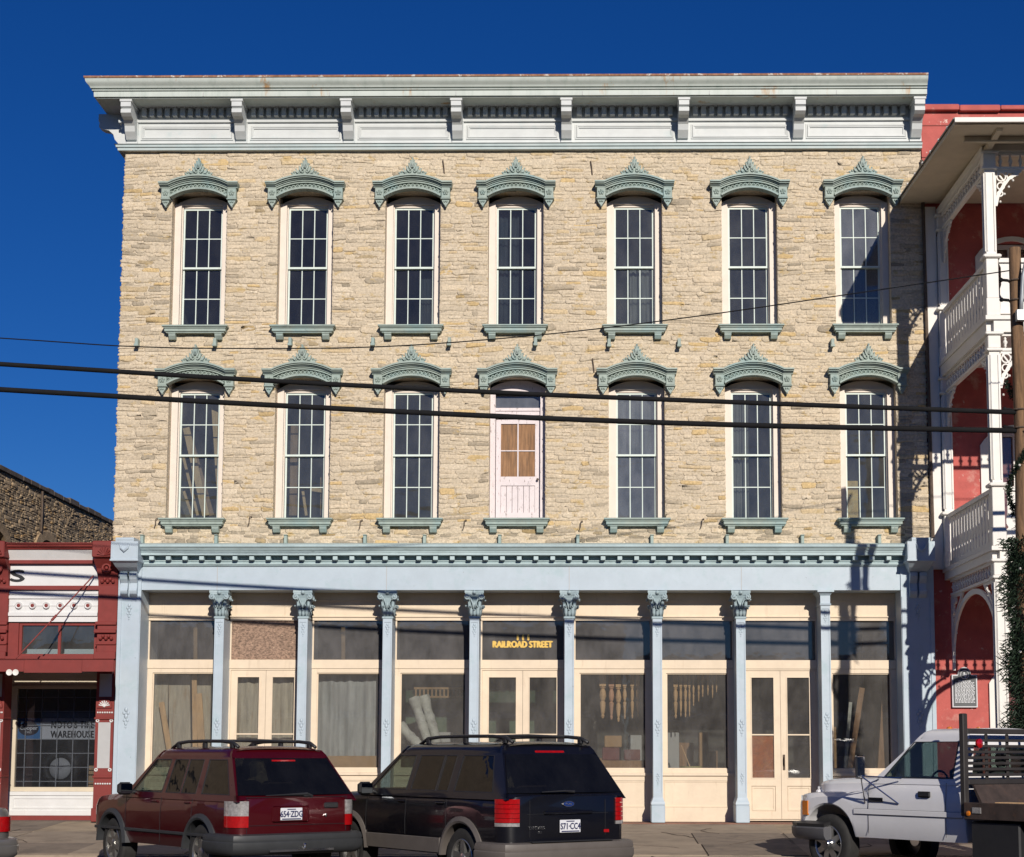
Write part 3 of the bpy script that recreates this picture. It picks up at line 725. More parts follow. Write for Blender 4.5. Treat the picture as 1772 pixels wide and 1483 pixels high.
for k, cx in enumerate(CXS):
    q = MB(); hw = .085; zt_ = zl0-.53 if k < 7 else zl0-.28
    q.box(cx-hw, cx+hw, YF+.012, YW+.03, zb_+.42, zt_)
    for s in (-1, 1):
        q.box(cx+s*hw, cx+s*(hw-.024), YF, YF+.0121, zb_+.42, zt_)
    q.box(cx-hw+.024, cx+hw-.024, YF, YF+.0121, zt_-.06, zt_); q.box(cx-hw+.024, cx+hw-.024, YF, YF+.0121, zb_+.42, zb_+.50)
    col = q.build('column', m_blue, bld)
    q = MB(); q.bbox(cx-.125, cx+.125, YF-.045, YW+.03, zb_-.03, zb_+.28, .012); q.loft([[(cx-w_, YF-y, z), (cx+w_, YF-y, z), (cx+w_, YW+.03, z), (cx-w_, YW+.03, z)] for w_, y, z in ((.118,.04,zb_+.28),(.125,.045,zb_+.31),(.12,.04,zb_+.335),(.10,.02,zb_+.38),(.088,.004,zb_+.42))]); q.build('column_base', m_blue, col)
    for zr, sr in ((zt_-.20, 1.0), ((zt_+zb_)/2-.15, 1.25), (zb_+.75, .9)):
        q = MB(); relief(q, cx, YF+.012, zr, sr); q.build('cast_ornament', m_blue, col, smooth=True)
    if k < 7:
        if cap0 is None:
            cap0 = o = local_build(make_capital)
        else: o = copy_part(cap0, bld)
        o.location = (cx-bld.location.x, YF+.01, zl0)
    else:
        q = MB(); q.loft([[(cx-w_, YF-y, z), (cx+w_, YF-y, z), (cx+w_, YW, z), (cx-w_, YW, z)] for w_, y, z in ((.10,.02,zl0-.28),(.105,.03,zl0-.25),(.088,.0,zl0-.24),(.09,.0,zl0-.1),(.12,.05,zl0-.05),(.15,.09,zl0-.04),(.15,.09,zl0-.002))]); q.build('capital', m_blue, bld)

# ---- end pilasters
for side_, (x0, x1) in ((0, (PLX0, PLX1)), (1, (PRX0, PRX1))):
    q = MB(); q.box(x0, x1, YF-.03, YW+.03, zb_-.03, zl0-.002); q.box(x0, x1, YF-.03, YF-.001, zl0-.001, zl1)
    q.bbox(x0-.03, x1+.02, YF-.09, YW-.02, zb_-.03, zb_+.32, .015)
    for s, xe in ((1, x0), (-1, x1)): q.box(xe+s*.012, xe+s*.075, YF-.048, YF-.03, zb_+.33, zl0-.12)
    pl = q.build('pilaster', m_blue, bld); xm = (x0+x1)/2
    bl = MB(); w2 = .245; zt_ = zq['t']+.03; zb2 = zq['f']-.10
    bl.xz([(xm-w2, zb2), (xm-w2, zt_), (xm-w2+.08, zt_), (xm-w2+.08, zt_+.07), (xm+w2-.08, zt_+.07), (xm+w2-.08, zt_), (xm+w2, zt_), (xm+w2, zb2)], -.62, .0)
    bl.loft([[(xm-w_, y, z), (xm+w_, y, z), (xm+w_, 0, z), (xm-w_, 0, z)] for w_, y, z in ((w2+.012, -.632, zb2), (w2+.012, -.632, zb2-.03), (w2-.02, -.58, zb2-.045), (w2-.05, -.45, zb2-.13), (w2-.085, -.30, zb2-.20))][::-1])
    bo = bl.build('block_capital', m_blue, pl)
    q = MB(); q.tube([(xm-.085,-.632,zb2+.28),(xm-.06,-.64,zb2+.20),(xm,-.645,zb2+.15),(xm+.06,-.64,zb2+.20),(xm+.085,-.632,zb2+.28)], [.012,.022,.03,.022,.012], 6)
    for s in (-1, 1): q.box(xm+s*(w2-.02), xm+s*(w2-.035), -.628, -.619, zb2+.03, zt_-.05)
    q.box(xm-w2+.1, xm+w2-.1, -.628, -.619, zt_+.025, zt_+.04)
    q.build('cast_ornament', m_blue, pl, smooth=False)
    for s in (-1, 1):
        q = MB(); xs_ = xm+s*.085
        q.yz([(YF-.03, zb2-.2), (-.33, zb2-.2), (-.35, zb2-.27), (-.32, zb2-.33), (-.26, zb2-.40), (-.27, zb2-.48), (-.30, zb2-.54), (-.28, zb2-.60), (YF-.03, zb2-.66)], xs_-.065, xs_+.065)
        q.ring((xs_, -.30, zb2-.29), .0301, .012, 8, 4, 'x'); q.build('scroll_bracket', m_blue, pl)
    for zr, sr in ((zb2-.92, 1.2), ((zl0+zb_)/2-.25, 1.5)):
        q = MB(); relief(q, xm, YF-.035, zr, sr); q.build('cast_ornament', m_blue, pl, smooth=True)

# ---- wood and glass infill between the columns
EDG = [PLX1]+[None]*8+[PRX0]
BAYS = []
for k in range(9):
    a = PLX1 if k == 0 else CXS[k-1]+.085; b = PRX0 if k == 8 else CXS[k]-.085; BAYS.append((a, b))
zz = {k: fz(893, y, YW) for k, y in (('h1',1040),('h0',1074),('t0',1142),('b1',1157),('g1',1168),('sill',1337),('bp',1348))}
doors = {1, 4, 7}
def frame_rect(mb, x0, x1, z0, z1, wl, wr, wb, wt, y0, y1):
    mb.box(x0, x0+wl, y0, y1, z0, z1); mb.box(x1-wr, x1, y0, y1, z0, z1); mb.box(x0+wl, x1-wr, y0, y1, z1-wt, z1); mb.box(x0+wl, x1-wr, y0, y1, z0, z0+wb)
for k, (a, b) in enumerate(BAYS):
    q = MB(); zh = zl0-.003
    q.box(a, b, YW-.03, YW+.08, zz['h1'], zh); q.box(a, b, YW, YW+.08, zz['h0']+.07, zz['h1']); q.box(a, b, YW-.02, YW+.07, zz['h0'], zz['h0']+.07); q.box(a, b, YW-.045, YW+.07, zz['h0']+.06, zz['h0']+.085)
    q.box(a, a+.025, YW+.005, YW+.07, zz['t0'], zz['h0']); q.box(b-.025, b, YW+.005, YW+.07, zz['t0'], zz['h0'])
    q.box(a, b, YW-.02, YW+.09, zz['b1'], zz['t0'])
    bay = q.build('shopfront_bay', m_cream, bld)
    p = MB(); p.box(a+.02, b-.02, YW+.04, YW+.045, zz['t0']-.01, zz['h0']+.01)
    tr_ = p.build('transom_pane', g_trans, bay)
    if k == 1:
        p = MB(); p.box(a+.026, b-.026, YW+.022, YW+.036, zz['t0']+.002, zz['h0']-.002)
        p.build('chipboard', mat('oriented_strand_board', (.26, .17, .12), .8, var=.75, vs=26, stretch=(1, 1, 1.6), bump=.4, dirt=((.62, .47, .33), .62, .70, 22)), bay)
    zb1 = zz['b1']-.006
    if k in doors:
        fb = MB(); frame_rect(fb, a, b, .0, zb1, .03, .03, .02, .025, YW-.005, YW+.09); fb.build('door_frame', m_cream, bay)
        mid = (a+b)/2
        for s, (x0, x1) in enumerate(((a+.032, mid-.003), (mid+.003, b-.032))):
            d = MB(); z0, z1 = .03, zb1-.028; gl0 = fz(893, 1345, YW)-.02; st = .105
            d.box(x0, x0+st, YW+.012, YW+.06, z0, z1); d.box(x1-st, x1, YW+.012, YW+.06, z0, z1); d.box(x0+st, x1-st, YW+.012, YW+.06, z1-.11, z1); d.box(x0+st, x1-st, YW+.012, YW+.06, gl0-.13, gl0); d.box(x0+st, x1-st, YW+.012, YW+.06, z0, z0+.14)
            zm = gl0+(z1-.11-gl0)*.43; d.box(x0+st, x1-st, YW+.015, YW+.055, zm-.012, zm+.012)
            frame_rect(d, x0+st, x1-st, gl0, z1-.11, .018, .018, .018, .018, YW+.003, YW+.05)
            d.box(x0+st, x1-st, YW+.035, YW+.05, z0+.14, gl0-.13); frame_rect(d, x0+st+.01, x1-st-.01, z0+.15, gl0-.14, .03, .03, .03, .03, YW+.022, YW+.04)
            do = d.build('door', m_cream, bay)
            p = MB(); p.box(x0+st, x1-st, YW+.03, YW+.034, zm, z1-.11); p.build('pane', g_shop, bay)
            p = MB(); p.box(x0+st, x1-st, YW+.03, YW+.034, gl0, zm); p.build('pane', g_shop, bay)
            if k == 7 and s == 0:
                p = MB(); p.box(x0+st, x1-st, YW+.045, YW+.055, gl0, zm); p.build('red_brown_board', mat('red_brown_hardboard', (.42, .11, .025), .7, var=.3, vs=12, dirt=((.50, .19, .05), .5, .7, 10)), bay)
            if s == 1:
                h = MB(); h.tube([(x0+.05,YW-.02,1.0),(x0+.05,YW-.05,1.03),(x0+.05,YW-.05,1.13),(x0+.05,YW-.02,1.16)], .01, 6); h.box(x0+.03,x0+.07,YW-.001,YW+.013,.92,1.2); h.build('door_handle', m_iron, bay)
    else:
        fb = MB(); frame_rect(fb, a, b, zz['sill'], zb1, .10, .10, .07, .075, YW-.005, YW+.08)
        frame_rect(fb, a+.10, b-.10, zz['sill']+.07, zb1-.075, .02, .02, .02, .02, YW+.02, YW+.07)
        fb.box(a, b, YW-.05, YW+.08, zz['sill']-.05, zz['sill']-.001)
        fb.build('window_frame', m_cream, bay)
        p = MB(); p.box(a+.11, b-.11, YW+.045, YW+.05, zz['sill']+.08, zb1-.085); p.build('pane', g_shop, bay)
        bk = MB(); zt_ = zz['sill']-.052
        bk.box(a, b, YW+.01, YW+.08, -.02, zt_); bk.box(a, b, YW-.015, YW+.01, -.02, .24); bk.box(a, b, YW-.012, YW+.01, zt_-.09, zt_-.002); bk.box(a, a+.05, YW-.012, YW+.01, .24, zt_-.09); bk.box(b-.05, b, YW-.012, YW+.01, .24, zt_-.09); frame_rect(bk, a+.055, b-.055, .245, zt_-.095, .02, .02, .02, .02, YW, YW+.0101)
        bk.build('stall_riser', m_cream, bay)
# step
q = MB(); q.box(PLX0, PRX1, YF-.02, YW+.1, -.10, zb_-.032); q.build('threshold', mat('red_brown_threshold', (.20, .10, .07), .85, var=.3), bld)
# lettering over the middle door
a, b = BAYS[4]; zt5 = (zz['h0']+zz['t0'])/2
text('house_number', '111', .145, m_gold, bld, (fx(905,1105,YW), YW+.036, fz(893,1107.5,YW)), .002, bold=.012, space=1.35)
text('street_lettering', 'RAILROAD STREET', .165, m_gold, bld, (fx(904,1115,YW), YW+.036, fz(893,1120,YW)), .002, sx=.80, bold=.012)
# ================================================================== FAR STONE WALL AT THE LEFT
XS = -16.2
far = thing('old_stone_building', 'dark weathered stone side wall with arched windows rising behind the red-trimmed shop', 'building', (XS-4, 8, 0))
pA, pB = atX(2, 797, XS), atX(197, 911, XS)
ZS = (pA.z+pB.z)/2
sidef = lambda u, v, d: (XS+d, u, v)
y0, y1 = 0.0, 30.0
fh_ = []
for (ua, va, ub, vb) in ((-40, 905, 8, 960), (66, 932, 92, 960)):
    a, b = atX(ua, va, XS), atX(ub, va, XS); fh_.append((a.y, b.y, 2.0, a.z))
q = MB(); wall_grid(q, y0, y1, -.3, ZS-.05, fh_, sidef); reveals(q, fh_, sidef, .3); q.box(XS-8, XS-.35, y0, y1, -.3, ZS-.4); q.box(XS-.349, XS-.02, y0, y0+.3, -.3, ZS-.1)
fw = q.build('wall', m_mortar2, far)
SC2 = [((1.0, 1.0, 1.0), 6), ((1.15, 1.12, 1.08), 3), ((.75, .73, .7), 3), ((.55, .53, .52), 1.2), ((1.15, 1.0, .75), 1)]
lay_stones(rubble(5, 27, 4.0, ZS-.15, fh_, 9, sidef, .055, .125, (.006, .035), SC2, .04, (2.2, 5.5)), m_stone2, fw, 120)
q = MB(); rg = random.Random(4); y = y0
while y < y1-.2:
    L = rg.uniform(.5, 1.1); c = MB(); c.bbox(XS-.4, XS+.06+rg.uniform(0, .04), y+.01, min(y1, y+L)-.01, ZS-.14, ZS+rg.uniform(-.01, .05), .02); c.build('coping_stone', mat('dark_coping', (.10, .08, .065), .95, var=.4, bump=.6) if 'dark_coping' not in MATS else MATS['dark_coping'], fw); y += L
for (a, b, c, d) in fh_:
    w_ = b-a; n = 9
    for i in range(n):
        t0, t1 = PI*i/n, PI*(i+1)/n; cy_, R0, R1 = (a+b)/2, w_/2, w_/2+.38
        v = MB(); v.prism([(cy_-R0*math.cos(t0), d-.35+.35*math.sin(t0)/.9), (cy_-R1*math.cos(t0), d-.3+.6*math.sin(t0)), (cy_-R1*math.cos(t1), d-.3+.6*math.sin(t1)), (cy_-R0*math.cos(t1), d-.35+.35*math.sin(t1)/.9)], lambda p_, q_, t: (t, p_, q_), XS-.05, XS+.075)
        v.tint = (.9, .85, .8); v.c = [(.9, .85, .8)]*len(v.v); v.build('arch_stone', m_stone2, fw)
    g = MB(); g.box(XS-.28, XS-.25, a+.01, b-.01, 2.0, d); g.build('pane', g_mid, fw)
q = MB(); a = atX(70, 885, XS+.05); q.tube([(XS+.09, a.y, a.z+.6), (XS+.1, a.y, a.z), (XS+.09, a.y, a.z-.6)], .035, 6); q.build('iron_tie', m_iron, far)

# ================================================================== RED-TRIMMED SHOP
SX0, SX1 = -15.6, PLX0-.008
shop = thing('red_trimmed_shop', 'single-storey white shop with red trim and tin canopy, left of the stone building', 'shop', ((SX0+SX1)/2, 0, 0))
SY = -.14
Z = lambda py, Y=SY: fz(90, py, Y)
X_ = lambda px, py=1100, Y=SY: fx(px, py, Y)
pier0 = X_(168)
b = MB(); b.box(SX0, SX1, .05, .35, Z(1078), Z(945)-.05); b.box(SX0, SX1, .35, 12, 4.2, 4.35); b.box(SX0, SX0+.3, .36, 12, -.2, 4.2); b.box(SX1-.25, SX1-.001, .36, 12, -.2, 4.2); b.box(SX0+.3, SX1-.25, 11.7, 12, -.2, 4.2); b.box(SX0+.3, SX1-.25, 4, 4.1, -.2, 4.2); b.box(SX0, SX1, .36, 12, -.2, -.02)
b.build('wall', m_intw, shop)
zt, zm = Z(942), Z(953)
b = MB(); b.sweep([(SX0, .05), (pier0, .05)], [(0, zm), (.36, zm), (.38, zm+.03), (.42, zm+.05), (.43, zt-.03), (.46, zt-.02), (.46, zt), (0, zt+.05)]); b.build('parapet_cap', m_red, shop)
b = MB(); b.sweep([(SX0, .05), (pier0, .05)], [(0, Z(970)), (.24, Z(970)), (.26, Z(966)), (.33, Z(956)), (.345, zm-.001), (0, zm-.001)]); b.build('cove_moulding', m_wgrey, shop, auto=30)
b = MB(); b.box(SX0, pier0, SY-.09, .05, Z(976), Z(970)-.001); b.box(SX0, SX1, SY-.06, .05, Z(1021), Z(1014)); b.build('fillet', m_red, shop)
b = MB(); b.box(SX0, pier0, SY, .05, Z(1014)+.001, Z(976)-.001); sign = b.build('sign_board', m_wgrey, shop)
text('sign_lettering', 'PS', .30, m_letter, shop, (X_(40), SY-.003, Z(1006)), .003, sx=2.1, align='RIGHT', bold=.016, space=1.25)
b = MB(); zc_ = Z(1048)
b.box(SX0, pier0, SY, .05, Z(1076), Z(1021)-.001); b.box(SX0, pier0, SY-.03, SY, Z(1036), Z(1031)); b.box(SX0, pier0, SY-.035, SY, Z(1066), Z(1060)); b.box(SX0, pier0, SY-.012, SY, zc_-.006, zc_+.006); b.box(SX0, pier0, SY-.02, SY, Z(1028), Z(1024)); fr_ = b.build('frieze_board', m_wgrey, shop)
x = X_(151)
while x > SX0:
    r = MB(); r.lathe((x, SY, zc_), [(.066, 0), (.066, -.03), (.055, -.045), (.035, -.03), (.034, -.03)], 16, 'y'); ro = r.build('roundel', m_wgrey, fr_, auto=40)
    r = MB(); r.lathe((x, SY-.02, zc_), [(.036, 0), (.034, -.014), (.012, -.02)], 12, 'y'); r.build('roundel_boss', m_red, fr_)
    x -= (X_(151)-X_(127))
# pilaster between the shops
def shop_pier(x0, x1, top):
    xm = (x0+x1)/2; b = MB()
    b.bbox(x0, x1, SY-.06, .05, Z(1141), Z(1020)-.001, .01); b.bbox(x0-.05, x1, SY-.36, .05, Z(968), Z(940), .015)
    b.loft([[(x0-o, SY-y, z), (x1, SY-y, z), (x1, .05, z), (x0-o, .05, z)] for o, y, z in ((.0, .06, Z(1014)), (.0, .09, Z(1000)), (.02, .14, Z(985)), (.04, .30, Z(970)))])
    b.bbox(x0-.03, x1, SY-.10, .05, Z(1082), Z(1076), .008); b.bbox(x0-.045, x1, SY-.12, .05, Z(1096), Z(1090), .01); b.bbox(x0-.02, x1, SY-.09, .05, Z(1116), Z(1113), .006); b.bbox(x0-.035, x1, SY-.11, .05, Z(1141), Z(1128), .008)
    p = b.build('pier', m_red, shop)
    b = MB()
    for k in range(7):
        a = PI*(k+.5)/7; b.tube([(xm, SY-.37, Z(965)), (xm+.13*math.cos(a), SY-.375, Z(965)+.15*math.sin(a))], [.008, .022], 5)
    b.build('fan_ornament', m_red, p)
    b = MB(); b.ring((xm, SY-.2, Z(985)), .07, .025, 12, 6); b.ball((xm, SY-.2, Z(985)), .035); b.build('medallion', m_red, p)
    for zz_ in (Z(1006), Z(1104)):
        b = MB()
        for k in range(5): b.ball((xm+(k-2)*.05, SY-.10, zz_+(.03 if k % 2 else -.01)), .035, 6, 4)
        b.build('leaf_ornament', m_red, p)
    # lower iron column
    b = MB(); b.box(x0+.02, x1-.01, SY-.04, .2, -.02, Z(1141)-.001); c = b.build('iron_column', m_red, shop)
    b = MB(); b.box(x0+.075, x1-.06, SY-.046, SY-.0405, Z(1218)+.13, Z(1166)); b.build('grey_panel', m_gpanel, c)
    b = MB(); b.box(x0+.075, x1-.06, SY-.046, SY-.0405, Z(1329), Z(1250)); b.build('grey_panel', m_gpanel, c)
    b = MB(); zf_ = Z(1222)
    b.xz([(xm-.135, zf_-.03)]+[(xm-.135*math.cos(PI*k/12), zf_+.135*math.sin(PI*k/12)) for k in range(13)]+[(xm+.135, zf_-.03)], SY-.07, SY-.041); b.build('fan_hood', m_red, c)
    b = MB()
    for k in range(7):
        a = PI*(k+.5)/7; b.tube([(xm, SY-.072, zf_), (xm+.10*math.cos(a), SY-.074, zf_+.10*math.sin(a))], [.006, .014], 5)
    b.ball((xm, SY-.075, zf_), .025, 8, 4); b.build('fan_rib', m_wgrey, c)
    for zz_ in (Z(1233), Z(1356)):
        b = MB()
        for k in range(7): b.ball((x0+.06+(x1-x0-.10)*k/6, SY-.05, zz_), .018, 6, 4)
        b.build('bead_row', m_wgrey, c)
    for (sx_, py) in ((x0+.06, 1247), (x1-.05, 1247), (x0+.06, 1332), (x1-.05, 1332)):
        b = MB(); b.ring((sx_, SY-.05, Z(py)), .024, .012, 8, 5); b.build('scroll_boss', m_wgrey, c)
    for d_, za_, zb__ in ((.08, -.02, Z(1398)), (.07, Z(1346), Z(1342)), (.07, Z(1245), Z(1241))):
        b = MB(); b.bbox(x0, x1-.001, SY-d_, .2, za_, zb__, .008); b.build('column_band', m_red, c)
shop_pier(X_(166, 1200), SX1, 0)
shop_pier(X_(-22, 1200), X_(10, 1200), 0)
# transom lights
b = MB(); ta, tb = X_(36), X_(166); t0, t1 = Z(1136), Z(1078)
frame_rect(b, ta-.05, tb, t0, t1, .05, .05, .05, .04, SY+.06, SY+.13); b.box((ta+tb)/2-.025, (ta+tb)/2+.025, SY+.065, SY+.125, t0+.05, t1-.04); b.box(SX0, ta-.05, SY+.02, SY+.2, t0, t1); b.box(SX0, pier0, SY-.10, SY+.2, t0-.05, t0-.001); tf = b.build('transom_frame', m_red, shop)
for i in range(2):
    p = MB(); a = ta+i*((tb-ta)/2); p.box(a, a+(tb-ta)/2-.03, SY+.10, SY+.104, t0+.04, t1-.03); p.build('pane', g_mid, tf)
    p = MB(); p.box(a+.05, a+(tb-ta)/2-.03, SY+.22, SY+.3, t0+.06, t0+.15); p.build('inner_ledge', m_wgrey, tf)
# canopy, hung on rods
CP = 1.3; zc0, zc1 = fz(100, 1163, -CP), fz(100, 1142, -CP); cxr = fx(198, 1150, -CP)
b = MB(); cxw = SX1-.02; b.add([(SX0,-CP,zc1-.02),(cxr,-CP,zc1-.02),(cxw,SY-.12,t0-.06),(SX0,SY-.12,t0-.06),(SX0,-CP,zc1-.07),(cxr,-CP,zc1-.07),(cxw,SY-.12,t0-.12),(SX0,SY-.12,t0-.12)], [(0,1,2,3),(7,6,5,4),(4,5,1,0),(5,6,2,1),(6,7,3,2),(7,4,0,3)])
can = b.build('canopy', m_red, shop)
x = SX0; rg = random.Random(8)
while x < cxr-.01:
    L = min(rg.uniform(.9, 1.4), cxr-x); f = MB(); f.box(x+.002, x+L-.002, -CP-.03, -CP-.002, zc0+rg.uniform(-.012, .012), zc1+rg.uniform(-.012, .02)); f.build('canopy_fascia', m_red, can); x += L
b = MB(); b.xy([(cxr-.03, -CP), (cxr, -CP), (cxw, SY-.1), (cxw-.03, SY-.1)], zc0+.03, zc0+.15); b.box(SX0, cxw-.1, -.75, -.70, zc0+.05, zc0+.12); b.build('canopy_beam', m_red, can)
b = MB(); p0, p1 = at(162, 996, SY-.1), at(28, 1139, -CP+.05); b.tube([p0, p1], .012, 6); mid = p0.lerp(p1, .52); b.tube([p0.lerp(p1, .49), mid, p0.lerp(p1, .55)], .024, 6); b.build('tie_rod', m_red, shop)
for dx in (-.04, .07):
    b = MB(); p = at(24, 1164, -CP); b.lathe((p.x+dx, -CP-.05, p.z-.0), [(.015, .06), (.02, .02), (.05, -.05), (.055, -.07), (.02, -.06)], 12, 'y'); fl = b.build('floodlight', m_white, shop, auto=40)
# window below
WY = .62
wa, wb = fx(28, 1280, WY), fx(166, 1280, WY); w0, w1 = fz(90, 1362, WY), fz(90, 1192, WY)
b = MB(); frame_rect(b, wa-.13, wb+.10, w0-.08, w1+.06, .13, .10, .08, .06, WY-.03, WY+.06); b.box(wa-.13, wb+.1, WY, WY+.06, w1+.0601, zc0+.45); sfr = b.build('shop_window_frame', m_soffit, shop)
p = MB(); p.box(wa-.01, wb+.01, WY+.02, WY+.025, w0-.01, w1+.01); p.build('pane', glass('dark_shop_glass', .04, (.3, .3, .32), tint=(.7, .72, .75)), sfr)
for k in range(5):
    p = MB(); x = wa+(wb-wa)*(k+.5)/5; p.box(x-.008, x+.008, WY+.05, WY+.06, w0, w1); p.build('security_bar', m_gpanel, sfr)
for k in range(7):
    p = MB(); z = w0+(w1-w0)*(k+.4)/7; p.box(wa, wb, WY+.061, WY+.07, z-.007, z+.007); p.build('security_bar', m_gpanel, sfr)
b = MB(); b0, b1 = fz(90, 1411, WY-.1), w0-.082
b.box(wa-.15, wb+.12, WY-.08, WY+.06, b0-.1, b1); frame_rect(b, wa-.15, wb+.12, b0, b1, .10, .08, .09, .07, WY-.105, WY-.081); frame_rect(b, wa, wb, b0+.12, b1-.10, .03, .03, .03, .03, WY-.092, WY-.0805); b.build('stall_riser', m_wgrey, shop)
b = MB(); b.box(wa-.2, wb+.2, WY-.2, WY-.11, b0-.12, b0-.001); b.build('red_skirting', m_red, shop)
# window sign
sg = thing('window_sign', 'white sign with black lettering and blue logo panel inside the shop window', 'sign', ((wa+wb)/2, WY+.1, fz(90, 1279, WY+.1)))
z0, z1 = fz(90, 1279, WY+.1), fz(90, 1243, WY+.1); xs0, xs1 = fx(30, 1260, WY+.1), fx(172, 1260, WY+.1)
m_sign = mat('white_sign_board', (.72, .72, .72), .5, var=.03); m_sblue = mat('blue_sign_panel', (.06, .22, .48), .5, var=.05); m_oval = mat('dark_oval', (.015, .02, .04), .5, var=0)
p = MB(); p.box(xs0, xs1, WY+.09, WY+.10, z0, z1); p.build('sign_panel', m_sign, sg)
p = MB(); xb = fx(70, 1260, WY+.09); p.box(xs0, xb, WY+.085, WY+.0899, z0, z1); lp = p.build('logo_panel', m_sblue, sg)
p = MB(); p.xz([((xs0+xb)/2+.19*math.cos(2*PI*k/24), (z0+z1)/2+.13*math.sin(2*PI*k/24)) for k in range(24)], WY+.081, WY+.0849); p.build('logo_oval', m_oval, sg)
text('logo_lettering', 'Cooper', .105, m_sign, sg, ((xs0+xb)/2, WY+.079, (z0+z1)/2-.02), .001, bold=.004); text('logo_lettering', 'TIRES', .05, m_sign, sg, ((xs0+xb)/2, WY+.079, (z0+z1)/2-.085), .001)
xt = fx(88, 1260, WY+.08)
text('sign_lettering', "NOTO'S TIRE", .18, m_letter, sg, (xt, WY+.084, z0+.205), .002, align='LEFT', sx=.70, bold=.006, space=1.1); text('sign_lettering', "WAREHOUSE", .18, m_letter, sg, (xt, WY+.084, z0+.03), .002, align='LEFT', sx=.70, bold=.006, space=1.1)
# a tyre standing behind the glass, boxes
ty = thing('tyre', 'black tyre with pale centre standing behind the barred shop window', 'tyre', (fx(105, 1330, 1.3), 1.3, .45))
p = MB(); c = (fx(105, 1330, 1.3), 1.3, fz(105, 1330, 1.3)); p.ring(c, .29, .09, 28, 10); p.build('rubber', m_black, ty, smooth=True); p = MB(); p.lathe(c, [(.21, .0), (.20, -.05), (.05, -.03), (.0, -.03)], 20, 'y'); p.build('rim', m_gpanel, ty, smooth=True)
for i, (px, py0, py1) in enumerate(((160, 1340, 1325), (160, 1362, 1342))):
    bx_ = MB(); x = fx(px, py0, WY+.3); z0, z1 = fz(px, py0, WY+.3), fz(px, py1, WY+.3); bx_.bbox(x-.07, x+.1, WY+.2, WY+.4, z0, z1, .005); tag(bx_.build('cardboard_box', m_lumber), ('upper' if i == 0 else 'lower')+' of two small tan boxes inside the barred shop window', 'box', 'boxes in the shop window')

# ================================================================== RED GALLERY BUILDING AT THE RIGHT
hot = thing('gallery_building', 'red stucco building with white three-tier Victorian gallery over the pavement', 'building', (9, 0, 0))
GY = -3.25
GX = (fx(1706, 300, GY)+fx(1733, 1000, GY))/2
HX = (fx(1628, 400, -.1)+fx(1648, 1000, -.1))/2
G1 = 14.0
gz = lambda py, Y=GY: fz(1715, py, Y)
b = MB(); zt = fz(1650, 186, .05); RX0 = XR+.03
ops = [(9.0, 10.2, .3, 2.9), (9.0, 10.2, gz(945)+.1, gz(945)+2.7), (9.0, 10.2, gz(548)+.1, gz(548)+2.5), (7.45, 8.5, gz(548)+.1, gz(548)+2.35), (7.45, 8.5, gz(945)+.1, gz(945)+2.6), (7.5, 8.5, .1, 2.8)]
wall_grid(b, RX0, G1, -.2, zt, ops, lambda u, v, d: (u, .05-d, v)); reveals(b, ops, lambda u, v, d: (u, .05-d, v), .25); b.box(RX0, G1, .3, 9, -.2, zt-.3); hw = b.build('wall', m_stucco, hot)
# scored joints in the stucco
for z in [zt-.35-.62*k for k in range(3)]:
    q = MB(); q.box(RX0, G1, .035, .06, z-.008, z+.008); q.build('joint', mat('stucco_joint', (.36, .10, .085), .9), hw)
b = MB(); rg = random.Random(5); x = RX0
while x < G1-.1:
    L = rg.uniform(.4, .9); c = MB(); c.bbox(x+.004, x+L-.004, -.06+rg.uniform(-.01, .01), .5, zt-.09+rg.uniform(-.01, .01), zt+rg.uniform(.0, .03), .012); c.build('coping', m_stucco, hw); x += L
for (a, c, z0, z1) in ops:
    q = MB(); q.box(a, c, .27, .29, z0, z1); q.build('pane', g_mid, hw)
    q = MB(); A = arc((c-a)/2+.16, .38, 12, z1-.30); B = arc((c-a)/2, .30, 12, z1-.30); xm = (a+c)/2
    q.loft([[(xm+B[i][0], -.0, B[i][1]), (xm+A[i][0], -.0, A[i][1]), (xm+A[i][0], .05, A[i][1]), (xm+B[i][0], .05, B[i][1])] for i in range(13)]); q.box(a-.16, a, 0, .049, z0, z1-.30); q.box(c, c+.16, 0, .049, z0, z1-.30)
    q.build('window_surround', m_white, hw)
    q = MB(); frame_rect(q, a+.002, c-.002, z0, z1-.02, .07, .07, .08, .08, .2, .26); q.box(xm-.03, xm+.03, .2, .26, z0+.08, z1-.1); q.build('window_frame', m_white, hw)
# white corner strip, and the dark downpipe in the corner
b = MB(); b.box(RX0, fx(1622, 500, -.05), -.05, .049, gz(946), 11.4); b.build('corner_strip', m_white, hw)
b = MB(); xd_ = XR+.035; b.tube([(xd_-.03, -.05, 12.3), (xd_-.01, -.07, 9), (xd_+.01, -.06, 7), (xd_+.02, -.07, ZL+.1)], .032, 8); tag(b.build('downpipe', m_iron), 'thin dark drainpipe in the corner between the stone wall and red wall', 'pipe')

